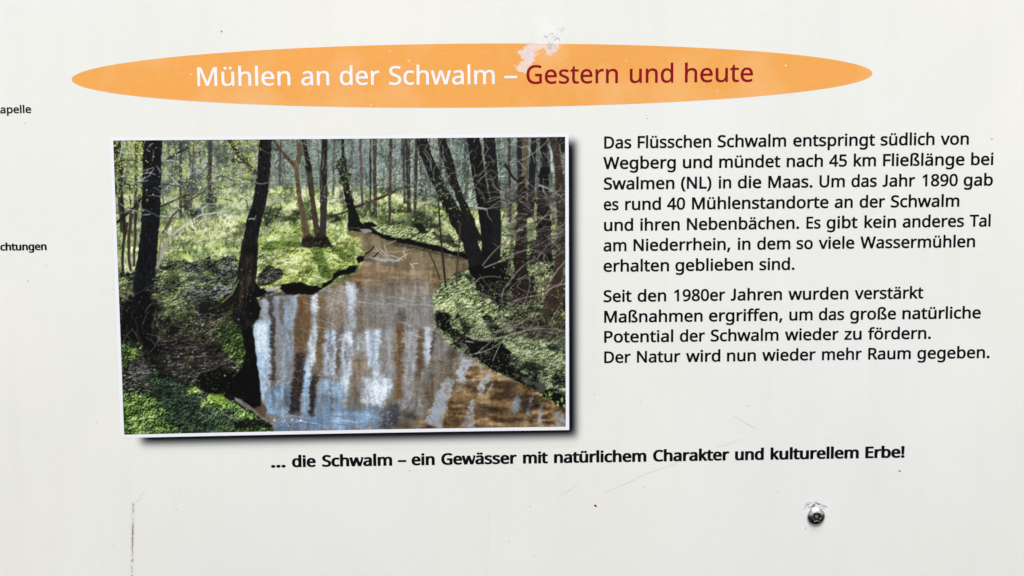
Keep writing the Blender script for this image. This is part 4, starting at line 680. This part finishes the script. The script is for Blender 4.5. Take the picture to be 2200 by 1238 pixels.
for i, u in enumerate(us):
    for j, w in enumerate(ws):
        x, z = rounded(u, w); fr[i][j] = bm.verts.new((x, bow(x, z), z)); bk[i][j] = bm.verts.new((x, bow(x, z)+th, z))
for i in range(len(us)-1):
    for j in range(len(ws)-1):
        f = bm.faces.new((fr[i][j], fr[i+1][j], fr[i+1][j+1], fr[i][j+1])); f.smooth = True
        f = bm.faces.new((bk[i][j], bk[i][j+1], bk[i+1][j+1], bk[i+1][j])); f.smooth = True
for i in range(len(us)-1):
    bm.faces.new((fr[i+1][0], fr[i][0], bk[i][0], bk[i+1][0])); bm.faces.new((fr[i][-1], fr[i+1][-1], bk[i+1][-1], bk[i][-1]))
for j in range(len(ws)-1):
    bm.faces.new((fr[0][j], fr[0][j+1], bk[0][j+1], bk[0][j])); bm.faces.new((fr[-1][j+1], fr[-1][j], bk[-1][j], bk[-1][j+1]))
for e in bm.edges:
    if len(e.link_faces) == 2 and e.calc_face_angle() > .6: e.smooth = False
me = bpy.data.meshes.new('panel'); bm.to_mesh(me); bm.free()
panel = link('panel', me, [m_panel], board)

# ---------------------------------------------------------------- orange oval behind the title
m_or, bs, nt = new_mat('orange_ink')
nt.links.new(orange_base(nt, bs), bs.inputs['Base Color'])
vs = []; fs = []; NE = 256; NR = 14
for r in range(1, NR+1):
    for k in range(NE):
        a = 2*math.pi*k/NE; vx, vy = 860.2*math.cos(a)*r/NR, 68.8*math.sin(a)*r/NR
        vs.append(P(1014.2+vx, 163.4-vy-.0076*vx+.8*math.cos(2*a), .00003))
for r in range(NR-1):
    for k in range(NE): fs.append([r*NE+k, (r+1)*NE+k, (r+1)*NE+(k+1) % NE, r*NE+(k+1) % NE])
fs.append(list(range(NE)))
link('title_oval', mesh('title_oval', vs, fs), [m_or], board)

# ---------------------------------------------------------------- lettering
def glyph(ch):
    a, *cs = GLYPHS[ch].split('|')
    return int(a), [np.array([[float(t) for t in p.split(',')] for p in c.split(' ')]) for c in cs]
CACHE = {}
def flat(off): return .58 if off > 30 else .9
def glyph_mesh(ch, off):
    """triangles of one letter, its outline thickened by off on every side"""
    if (ch, off) in CACHE: return CACHE[ch, off]
    adv, cs = glyph(ch); ky = flat(off); cs = [c/np.array([1, ky]) for c in cs]   # level strokes gain less than upright ones
    vs, faces = [], []
    for c in cs:
        c = [p for k, p in enumerate(c) if np.hypot(*(p-c[k-1])) > .5]
        if sum(p[0]*q[1]-p[1]*q[0] for p, q in zip(c, c[1:]+c[:1])) < 0: c = c[::-1]
        b = len(vs); vs += [tuple(p) for p in c]; faces.append(list(range(b, b+len(c))))
    nc = len(faces)
    if off:
        for c in cs:
            c = [p for k, p in enumerate(c) if np.hypot(*(p-c[k-1])) > .5]
            for k in range(len(c)):
                p, q = c[k-1], c[k]; d = (q-p)/np.hypot(*(q-p)); n = np.array([-d[1], d[0]])*off
                b = len(vs); vs += [tuple(p-n), tuple(q-n), tuple(q+n), tuple(p+n)]; faces.append([b, b+1, b+2, b+3])
                d2 = c[(k+1) % len(c)]-q; d2 = d2/np.hypot(*d2)
                if d @ d2 < .995:                          # corner piece
                    b = len(vs)
                    if d @ d2 > .5: k8 = 8; a0 = .3; rr = off
                    else: k8 = 4; a0 = math.atan2(d[1], d[0])+math.pi/4; rr = off*1.25
                    vs += [(q[0]+rr*math.cos(a0+2*math.pi*t/k8), q[1]+rr*math.sin(a0+2*math.pi*t/k8)) for t in range(k8)]; faces.append(list(range(b, b+k8)))
    v, _, f, _, _, fo = delaunay_2d_cdt([Vector(p) for p in vs], [], faces, 1, .01)
    tri = [t for t, o in zip(f, fo) if any(i >= nc for i in o) or sum(1 for i in o if i < nc) % 2]
    v = np.array([tuple(p) for p in v])*np.array([1, ky]); tri = np.array(tri)
    e1 = v[tri[:, 1]]-v[tri[:, 0]]; e2 = v[tri[:, 2]]-v[tri[:, 0]]; neg = e1[:, 0]*e2[:, 1]-e1[:, 1]*e2[:, 0] < 0
    tri[neg] = tri[neg][:, ::-1]
    used = np.unique(tri); rm = np.zeros(len(v), int); rm[used] = np.arange(len(used))
    CACHE[ch, off] = (adv, v[used], rm[tri]); return CACHE[ch, off]
def lettering(name, words, base, cap, mat, off, d, parent, label=None):
    """words: (text, left, right) on the sheet; base: two points of the base line"""
    (bx0, by0), (bx1, by1) = base
    oy = off*flat(off); sy = cap/(714+2*oy); V_, F_ = [], []; nv = 0
    for text, xs, xe in words:
        parts, x = [], 0
        for ch in text:
            a, v, t = glyph_mesh(ch, off); parts.append((v+np.array([x, 0]), t)); x += a
        lo = min(v[:, 0].min() for v, t in parts); hi = max(v[:, 0].max() for v, t in parts); sx = (xe-xs)/(hi-lo)
        for v, t in parts:
            gx = xs+(v[:, 0]-lo)*sx; gy = (v[:, 1]+oy)*sy
            y = by0+(by1-by0)*(gx-bx0)/(bx1-bx0)-gy
            V_.append(Parr(gx-gy*(1290-gx)/28000, y, d)); F_.append(t+nv); nv += len(v)
    me = mesh(name, np.concatenate(V_), [tuple(int(i) for i in t) for t in np.concatenate(F_)])
    return link(name, me, [mat], parent, label)
m_black = plain_ink('black_ink', (4, 8, 12), .06); m_white = plain_ink('white_ink', (250, 250, 252), .02); m_red = plain_ink('dark_red_ink', (142, 9, 28), .10)
lettering('title_lettering', [('Mühlen', 424.4, 624), ('an', 647.6, 707.4), ('der', 730.4, 815.6), ('Schwalm', 836, 1063), ('–', 1083.6, 1111)], ((426, 185.3), (1060, 181.3)), 40.3, m_white, 10, .00010, board, 'white half of the title, reading Mühlen an der Schwalm')
lettering('title_lettering', [('Gestern', 1131, 1327.6), ('und', 1353, 1446.6), ('heute', 1471.4, 1617.6)], ((1131, 180.6), (1616, 175.9)), 40.3, m_red, 10, .00010, board, 'dark red half of the title, reading Gestern und heute')
LINES = [
 ('Das 1298 1356.6;Flüsschen 1370 1528;Schwalm 1541.6 1689;entspringt 1704 1880;südlich 1891.6 2007.6;von 2020.6 2081.4', 1298, 319.8, 2081, 311.2, 26.6),
 ('Wegberg 1296 1452;und 1467 1530;mündet 1545 1676.6;nach 1690 1768;45 1781 1819.6;km 1834 1882;Fließlänge 1897 2072;bei 2086 2134', 1300, 363.8, 2130, 355, 26.5),
 ('Swalmen 1297 1449;(NL) 1463 1528.6;in 1544 1571;die 1585 1635.6;Maas. 1650.4 1745.6;Um 1760.4 1815;das 1829 1883.6;Jahr 1896 1966;1890 1981 2057.6;gab 2070 2133', 1300, 408, 2130, 399.3, 26.4),
 ('es 1297 1329;rund 1343 1420;40 1433 1472;Mühlenstandorte 1486.6 1780;an 1793 1832;der 1846.6 1901.4;Schwalm 1913.6 2061', 1300, 452.4, 2060, 444.6, 26.3),
 ('und 1297.6 1360.4;ihren 1375.6 1460.4;Nebenbächen. 1475.6 1717;Es 1732.4 1763;gibt 1775.6 1842.4;kein 1857 1925;anderes 1939 2071;Tal 2083 2128', 1300, 497, 2125, 487.2, 26.2),
 ('am 1296.5 1346;Niederrhein, 1361 1569;in 1585 1612.4;dem 1626.5 1698;so 1711 1746.3;viele 1758.5 1835.5;Wassermühlen 1848 2094.8', 1300, 540.6, 2094, 531.6, 26.1),
 ('erhalten 1296.5 1437.5;geblieben 1450.8 1618;sind. 1631.3 1707', 1300, 584.6, 1705, 580.3, 26.0),
 ('Seit 1296.5 1357;den 1369.7 1431.4;1980er 1448 1558;Jahren 1570 1680;wurden 1693.6 1822.7;verstärkt 1836 1983.8', 1300, 649.5, 1975, 641.8, 25.9),
 ('Maßnahmen 1298 1509.5;ergriffen, 1523 1681;um 1695.6 1745.9;das 1759 1813.7;große 1826.3 1925;natürliche 1938.5 2107', 1300, 693.8, 2100, 684.6, 25.8),
 ('Potential 1298 1446.5;der 1460.5 1514.5;Schwalm 1526.7 1672.5;wieder 1686.3 1801.6;zu 1813.7 1851;fördern. 1864.3 2000', 1300, 736.7, 1995, 728.5, 25.6),
 ('Der 1298 1355;Natur 1368.4 1461.7;wird 1473.8 1547.7;nun 1561.8 1624;wieder 1637.4 1752.4;mehr 1765.7 1851.3;Raum 1865 1956.7;gegeben. 1970.5 2126', 1300, 780.6, 2120, 769.7, 25.5)]
def split_words(t): return [(w.split(' ')[0], float(w.split(' ')[1]), float(w.split(' ')[2])) for w in t.split(';')]
for t, xa, ya, xb, yb, cap in LINES:
    lettering('text_line', split_words(t), ((xa, ya), (xb, yb)), cap, m_black, 25, .00006, board)
lettering('text_line', split_words('... 582.5 614;die 627.5 678.7;Schwalm 692 842.8;– 855 873.2;ein 884.2 934.2;Gewässer 948 1110.5;mit 1123.6 1177.5;natürlichem 1190.2 1388.8;Charakter 1403 1566.8;und 1579 1641;kulturellem 1655.2 1845;Erbe! 1858.8 1943.4'), ((582, 1004.9), (1943, 983.6)), 25.2, m_black, 49, .00006, board, 'bold black closing line under the photo')
lettering('text_line', [('Kapelle', -13.2, 67.3)], ((0, 244.1), (67, 243.3)), 17.0, m_black, 29, .00006, board, 'small black place name cut off by the left edge')
lettering('text_line', [('chtungen', .6, 100.6)], ((0, 538.9), (100, 537.8)), 16.6, m_black, 49+2, .00006, board, 'small bold black word ending cut off by the left edge')

# ---------------------------------------------------------------- the printed photograph with its white edge and printed soft shadow
m_tone = tone_ink('photo_inks'); m_soft = tone_ink('soft_edged_ink', board_base); m_rub = tone_ink('rubbed_orange_ink', orange_base)
pic = paint_picture()
def quad(u, v, inset=0):
    """0..1 across the picture -> sheet measure"""
    tl, tr, br, bl = (243.2, 302.0), (1214.2, 294.1), (1215.5, 917.0), (266.6, 934.2)
    f = lambda k: (tl[k]*(1-u)+tr[k]*u)*(1-v)+(bl[k]*(1-u)+br[k]*u)*v
    bow = 4*u*(1-u)*(.5*(1-v)-1.4*v)
    return f(0), f(1)+bow
U, V = np.meshgrid(np.linspace(0, 1, PW), np.linspace(0, 1, PH))
X, Y = quad(U, V)
photo = sheet('printed_photo', X, Y, .00010, pic, None, m_tone, board, 'printed colour photo of a brown stream winding through a spring wood')
# white edge: a frame-shaped sheet
m_edge = plain_ink('photo_edge_white', (246, 248, 255), .01)
E0 = []; E1 = []
n = 40
outer = lambda u, v: (quad(u, v)[0]+(-7.6*(1-u)+7.4*u), quad(u, v)[1]+(-6.8*(1-v)+7.2*v))
ring = [(k/n, 0) for k in range(n)]+[(1, k/n) for k in range(n)]+[(1-k/n, 1) for k in range(n)]+[(0, 1-k/n) for k in range(n)]
vs = [P(*outer(*r), .00008) for r in ring]+[P(*quad(*r), .00008) for r in ring]; m_ = len(ring)
link('photo_border', mesh('photo_border', vs, [[(k+1) % m_, k, m_+k, m_+(k+1) % m_][::-1] for k in range(m_)]), [m_edge], photo, 'thin bluish white edge round the printed photo')
# printed shadow motif right of and below the photo
su, sv = np.meshgrid(np.linspace(0, 1, 520), np.linspace(0, 1, 360))
sx = 225+su*(1285-225); sy = 285+sv*(1010-285)
def edge_fn(t, s): return 1/(1+np.exp(-t/s*1.7))
left = 279+.037*(sy-302); right = 1238.5+.00225*(sy-294); top = 310-.008*(sx-243); bot = 956.5-.0175*(sx-267)
sa = edge_fn(sx-left, 8.5)*edge_fn(right-sx, 7.6)*edge_fn(sy-top, 8)*edge_fn(bot-sy, 8.4)
sa = np.clip((sa-.02)/.90, 0, 1)**.9
srgb = np.zeros(sa.shape+(3,)); srgb[:] = (10, 16, 26); srgb = srgb*(sa**.6)[..., None]+np.array((98, 126, 146))*(1-sa**.6)[..., None]
# nothing is printed where the photo covers it
cov = (sx > 262+.037*(sy-302)) & (sx < 1190) & (sy > 330) & (sy < 900)
link_shadow = sheet('photo_shadow', sx, sy, .00003, srgb, np.where(cov, 0, sa), m_soft, photo, 'dark soft shadow motif printed right of and below the photo')

# ---------------------------------------------------------------- wear: rubbed patch, dirt runs, specks, scratches
def field(h, w, sx_, sy_, seed, o=4):
    r = np.random.RandomState(seed); t = np.zeros((h, w)); s = 0; a = 1
    for k in range(o):
        fx, fy = max(sx_/2**k, 1.01), max(sy_/2**k, 1.01)
        g = r.rand(int(h/fy)+3, int(w/fx)+3); iy, ix = np.arange(h)/fy, np.arange(w)/fx
        a0, b0 = iy.astype(int), ix.astype(int); ty, tx = (iy-a0)[:, None], (ix-b0)[None]
        ty = ty*ty*(3-2*ty); tx = tx*tx*(3-2*tx)
        t += a*((g[a0][:, b0]*(1-tx)+g[a0][:, b0+1]*tx)*(1-ty)+(g[a0+1][:, b0]*(1-tx)+g[a0+1][:, b0+1]*tx)*ty); s += a; a *= .55
    return t/s
def patch_grid(xa, ya, xb, yb, k=2):
    h, w = int((yb-ya)*k), int((xb-xa)*k)
    gx, gy = np.meshgrid(np.linspace(xa, xb, w), np.linspace(ya, yb, h)); return gx, gy, h, w
gx, gy, h, w = patch_grid(1095, 20, 1225, 165)
wx = (field(h, w, 26, 26, 3)-.5)*26; wy = (field(h, w, 26, 26, 4)-.5)*26
def oval(cx, cy, rx, ry, soft=.35):
    return np.clip((1-np.hypot((gx+wx-cx)/rx, (gy+wy-cy)/ry))/soft, 0, 1)
grain_ = field(h, w, 5, 5, 5, 3)
rub = np.maximum.reduce([oval(1140, 103, 19, 15), oval(1142, 112, 14, 14), oval(1138, 125, 18, 17), oval(1124, 144, 17, 13)*.8, oval(1128, 118, 14, 10)*.8, oval(1182, 104, 13, 12), oval(1168, 99, 16, 7)*.7, oval(1195, 98, 12, 7), oval(1155, 118, 8, 5)*.6])
inside = np.clip((gy-93.5)/1.5, 0, 1)
core = np.clip((rub-.55)*2.2, 0, 1)
pink = np.array((252, 222, 206)); lil = np.array((236, 226, 232)); whi = np.array((250, 240, 244)); gry = np.array((190, 200, 198))
rgb = pink*(1-core)[..., None]+lil*core[..., None]; rgb = rgb*(1-.6*np.clip((grain_-.55)*6, 0, 1))[..., None]+whi*(.6*np.clip((grain_-.55)*6, 0, 1))[..., None]
al = np.clip(rub*1.4, 0, 1)**.8*inside*(.45+1.0*field(h, w, 6, 6, 6, 3)); al = np.clip(al*.88, 0, .92)
g1 = np.maximum.reduce([oval(1175, 83, 11, 7, .8), oval(1196, 84, 10, 6, .8), oval(1188, 75, 12, 6, .9)*.5, oval(1199, 58, 10, 13, .9)*.4, oval(1184, 100, 9, 8, .5)*.8, oval(1207, 66, 8, 12, .7)*.45])
fl = np.clip((field(h, w, 4, 4, 8, 3)-.34)*5, 0, 1); ga = np.clip(g1*2.0, 0, 1)*fl*.95
halo = np.clip(1-np.hypot((gx+wx*1.5-1182)/48, (gy+wy*1.5-66)/50), 0, 1)**2*(1-inside)*.5
wsh = np.array((252, 253, 254))*(1-ga)[..., None]+gry*ga[..., None]
rgb = rgb*(1-ga)[..., None]+gry*ga[..., None]
in_oval = np.hypot((gx-1014.2)/860.2, (gy-163.4+.0076*(gx-1014.2))/68.8) < 1
patch = sheet('worn_patch', gx, gy, .00006, rgb, np.where(in_oval, np.maximum(al, ga*.9), 0), m_rub, board, 'whitish patch where the orange ink has rubbed off')
sheet('grey_smudge', gx, gy, .00005, wsh, np.where(in_oval, 0, np.maximum(halo, ga)), m_soft, patch, 'grey speckled smudge above the orange oval')

def run(xc, ya, yb, half, seed, dens, col0, col1, wander, peak=None):
    gx, gy, h, w = patch_grid(xc-half*3, ya, xc+half*3, yb)
    c = xc+wander(gy)
    n1_ = field(h, w, 3.2, 6, seed, 3); n2_ = field(h, w, 60, 46, seed+1, 2)
    den = np.clip(dens(gy), 0, 1)
    a_ = np.exp(-((gx-c)/half)**2*1.4)*np.clip((n1_-.62+.36*den)*5, 0, 1)*np.clip(.35+1.3*n2_, 0, 1)*np.clip(den*1.6, 0, 1)
    t = np.clip(peak(gy), 0, 1)[..., None] if peak else np.zeros(gx.shape+(1,))
    return gx, gy, np.array(col0)*(1-t)+np.array(col1)*t, np.clip(a_*.95, 0, .95)
g = run(285.2, 1074, 1262, 2.7, 21, lambda y: np.interp(y, [1076, 1084, 1108, 1116, 1124, 1158, 1164, 1200, 1262], [0, .72, .5, .35, .8, 1, .62, .6, .38]), (142, 112, 74), (128, 104, 22), lambda y: np.interp(y, [1080, 1150, 1238], [.8, -.2, -2.0]), lambda y: np.interp(y, [1118, 1126, 1156, 1162], [0, .9, 1, 0]))
sheet('dirt_streak', *g[:2], .00006, g[2], g[3], m_soft, board, 'brown and olive dirt run down the lower left')
g = run(1050, 1098, 1262, 1.5, 31, lambda y: np.interp(y, [1098, 1104, 1120, 1140, 1168, 1200, 1225, 1262], [.1, .4, .5, .15, .5, .05, .4, .2]), (212, 206, 196), (212, 206, 196), lambda y: np.interp(y, [1100, 1238], [1.4, -2.6]))
sheet('dirt_streak', *g[:2], .00006, g[2], g[3], m_soft, board, 'faint dotted grey dirt run below the closing line')

def blot(pts_list, mat, name, label=None, seed=0):
    r = random.Random(seed); vs = []; fs = []
    for (cx_, cy_, rx, ry) in pts_list:
        b = len(vs); k = 11
        for j in range(k):
            a = 2*math.pi*j/k; q = 1+.35*(r.random()-.5)
            vs.append(P(cx_+rx*q*math.cos(a), cy_-ry*q*math.sin(a), .00006))
        fs.append(list(range(b, b+k)))
    return link(name, mesh(name, vs, fs), [mat], board, label)
m_brown = plain_ink('brown_dirt', (52, 34, 22), .2); m_grey = plain_ink('grey_dirt', (178, 174, 166), .2); m_tan = plain_ink('tan_dirt', (196, 178, 150), .1)
blot([(1278.6, 1086.2, 2.6, 1.7), (1280.8, 1088, 1.6, 1.9)], m_brown, 'speck', 'dark brown speck under the closing line', 1)
blot([(1933.8, 1012.2, 1.7, 1.5)], m_brown, 'speck', 'small dark brown speck below the end of the closing line', 2); blot([(1931, 1012, 2.4, 1.4)], m_tan, 'speck', None, 3)
blot([(476, 67.6, 1.8, 2.0)], plain_ink('dark_grey_dirt', (118, 114, 106), .2), 'speck', 'grey speck above the orange oval', 4)
rr = random.Random(9)
for (x, y, s) in [(2131, 299, 1.6), (880, 1011, 1.1), (450, 65, .8), (60, 604, 1.2), (17, 640, .9), (244, 622, 1), (219, 622, .8), (380, 1095, 1), (244, 1172, 1), (361, 1053, .8), (387, 1053, .9), (1700, 530, .9), (208, 907, .9), (54, 265, 1.1), (100, 571, 1), (1391, 255, 1.2), (1388, 248, 1), (1671, 1056, 1), (1731, 1135, 1.3), (1607, 872, .9), (1377, 864, .9), (1094, 1163, 1), (1139, 1088, 1.2), (1148, 1196, 1), (1277, 847, 1.1), (1126, 176, 1.3), (1385, 1047, 1), (2040, 905, .8)]:
    blot([(x, y, s*(1+.5*rr.random()), s)], m_grey, 'speck', None, int(x))
m_pale = plain_ink('bare_patch', (253, 226, 196), .05)
for (x, y, s) in [(411, 160, 2.2), (838, 110, 1.8), (878, 131, 2.4), (1540, 195, 1.8), (1688, 141, 2.6), (797, 226, 2.2), (584, 216, 1.6), (1106, 141, 1.8), (1110, 104, 1.4), (665, 193, 1.5), (1345, 131, 1.6)]:
    blot([(x, y, s, s*.7)], m_pale, 'speck', None, int(x))
def scratch(pts, wd, al_, label=None, seed=0):
    r = np.random.RandomState(seed); p = np.array(pts, float)
    t = np.linspace(0, 1, 26); q = np.stack([np.interp(t, np.linspace(0, 1, len(p)), p[:, k]) for k in (0, 1)], -1); q[1:-1] += r.randn(24, 2)*.25
    nx = np.gradient(q[:, 0]); ny = np.gradient(q[:, 1]); l = np.hypot(nx, ny)
    off = np.stack([-ny/l, nx/l], -1)*wd*(.4+.6*np.sin(np.pi*t))[:, None]
    A, B = q-off, q+off
    gx = np.stack([A[:, 0], q[:, 0], B[:, 0]]); gy = np.stack([A[:, 1], q[:, 1], B[:, 1]])
    a_ = np.stack([0*t+.03, al_*(.35+.65*r.rand(26)), 0*t+.03])
    rgb = np.zeros(gx.shape+(3,)); rgb[:] = (150, 150, 146)
    if (off[0, 1] < 0): gx, gy, a_ = gx[:, ::-1], gy[:, ::-1], a_[:, ::-1]
    sheet('scratch', gx, gy, .00007, rgb, a_, m_soft, board, label)
scratch([(1200, 1067), (1222, 1054), (1243, 1039)], 1.1, .45, 'short grey scratch under the word natürlichem'); scratch([(1297, 1060), (1330, 1045), (1392, 1016), (1454, 995)], 1.1, .30, 'long faint scratch under the word Charakter', 1)
scratch([(1576, 893), (1600, 907), (1626, 921)], 1.1, .35, None, 2); scratch([(1541, 960), (1560, 955), (1592, 942)], 1.1, .2, None, 3)
scratch([(286, 1082), (297, 1076), (311, 1052)], 1.5, .4, None, 4)

# grey scuffs and pale halo round the screw
gx, gy, h, w = patch_grid(1700, 1050, 1810, 1160)
rd = np.hypot(gx-1753, gy-1110); ang = np.arctan2(1110-gy, gx-1753)
n1_ = field(h, w, 9, 3.2, 41, 3); n2_ = field(h, w, 4, 4, 42, 3)
arc = np.exp(-((rd-31-3*np.sin(ang*3+1))/1.6)**2)*np.clip(np.sin(ang)*1.6-.5, 0, 1)*.6*np.clip((n1_-.38)*5, 0, 1)
near = np.exp(-((rd-24)/4.2)**2)*np.clip(np.sin(ang)*2-.95, 0, 1)*np.clip((n1_-.47)*7, 0, 1)
def dash(xa, ya, xb, yb, wd):
    dx, dy = xb-xa, yb-ya; t = np.clip(((gx-xa)*dx+(gy-ya)*dy)/(dx*dx+dy*dy), 0, 1)
    return np.clip((wd-np.hypot(gx-xa-t*dx, gy-ya-t*dy))/1.0, 0, 1)*np.clip((n2_-.3)*4, 0, 1)
marks = np.maximum.reduce([arc, near, dash(1728, 1094.5, 1731, 1089, 1.6)*.8, dash(1732, 1086, 1738, 1084, 1.5)*.7, dash(1731, 1093, 1738, 1089, 1.0)*.6, dash(1754, 1080, 1755.5, 1081, 1.3), dash(1768, 1086, 1778, 1090.5, 1.5)*.65, dash(1740, 1083, 1752, 1077, 1.1)*.5, dash(1753, 1077.5, 1766, 1083, 1.1)*.45])
halo = np.clip(1-np.hypot((gx-1756)/40, (gy-1090)/26), 0, 1)*.55
al = np.maximum(marks*.9, halo); marks = np.clip(marks*1.5, 0, 1); al = np.maximum(marks*.9, halo); rgb = np.where((marks*.9 > halo)[..., None], np.array((112, 104, 112)), np.array((250, 250, 253)))
sheet('scuff_mark', gx, gy, .00006, rgb, al, m_soft, board, 'grey scrape marks arching over the screw')

# ---------------------------------------------------------------- pan head security screw
m_steel, bs, nt = new_mat('stainless_steel')
bs.inputs['Metallic'].default_value = 1; bs.inputs['Roughness'].default_value = .2; bs.inputs['Base Color'].default_value = (.60, .58, .56, 1)
tc = nt.nodes.new('ShaderNodeTexCoord'); ns = nt.nodes.new('ShaderNodeTexNoise'); ns.inputs['Scale'].default_value = 900; nt.links.new(tc.outputs['Object'], ns.inputs['Vector'])
mr = nt.nodes.new('ShaderNodeMapRange'); mr.inputs[3].default_value = .16; mr.inputs[4].default_value = .34; nt.links.new(ns.outputs[0], mr.inputs[0]); nt.links.new(mr.outputs[0], bs.inputs['Roughness'])
sc = P(1753.2, 1109.2); RS = (P(1772.3, 1109)-P(1734.1, 1109)).length/2; NS = 120
lob = lambda a, k: RS*k*(1+.17*math.cos(6*a+.4))
prof = [(1.0, .02), (1.0, .06), (.985, .10), (.95, .14), (.9, .185), (.82, .245), (.72, .30), (.62, .34), (.55, .355)]
vs = []; fs = []
rings = [[(RS*r*math.cos(2*math.pi*k/NS), RS*r*math.sin(2*math.pi*k/NS), RS*z) for k in range(NS)] for r, z in prof]
for kk, z in ((.47, .365), (.455, .358), (.45, .33), (.44, .03)):
    rings.append([(lob(2*math.pi*k/NS, kk)*math.cos(2*math.pi*k/NS), lob(2*math.pi*k/NS, kk)*math.sin(2*math.pi*k/NS), RS*z) for k in range(NS)])
for rg in rings: vs += [(sc.x+x, sc.y-.0002-z, sc.z+y) for x, y, z in rg]
for i in range(len(rings)-1):
    for k in range(NS): fs.append([i*NS+k, i*NS+(k+1) % NS, (i+1)*NS+(k+1) % NS, (i+1)*NS+k])
b = (len(rings)-1)*NS; fs.append([b+k for k in range(NS)]); n_in = NS*2+1
me = mesh('screw', vs, fs, True); me.polygons.foreach_set('material_index', [0]*(len(fs)-n_in)+[1]*n_in)
m_recess, bs, nt = new_mat('shaded_recess'); bs.inputs['Base Color'].default_value = (.035, .028, .022, 1); bs.inputs['Roughness'].default_value = .5; bs.inputs['Specular IOR Level'].default_value = .4  # shade inside the socket, painted as a near-black base colour
bm = bmesh.new(); bm.from_mesh(me); bmesh.ops.recalc_face_normals(bm, faces=bm.faces[:])
if sum(f.normal.y for f in bm.faces) > 0: bmesh.ops.reverse_faces(bm, faces=bm.faces[:])
for e in bm.edges:
    if len(e.link_faces) == 2 and e.calc_face_angle() > .6: e.smooth = False
bm.to_mesh(me); bm.free()
screw = link('screw', me, [m_steel, m_recess], board, 'domed stainless steel security screw at the lower right')
vs = []; fs = []; prf = [(.185, .04), (.185, .2), (.17, .22), (.13, .23), (0.02, .235)]; NP = 40
for r, z in prf: vs += [(sc.x+RS*r*math.cos(2*math.pi*k/NP), sc.y-.0002-RS*z, sc.z+RS*r*math.sin(2*math.pi*k/NP)) for k in range(NP)]
for i in range(len(prf)-1):
    for k in range(NP): fs.append([i*NP+k, i*NP+(k+1) % NP, (i+1)*NP+(k+1) % NP, (i+1)*NP+k])
fs.append([(len(prf)-1)*NP+k for k in range(NP)])
m_pin, bs, nt = new_mat('dull_steel'); bs.inputs['Metallic'].default_value = .8; bs.inputs['Roughness'].default_value = .5; bs.inputs['Base Color'].default_value = (.33, .31, .31, 1)
pin = link('pin', mesh('pin', vs, fs), [m_pin], screw)
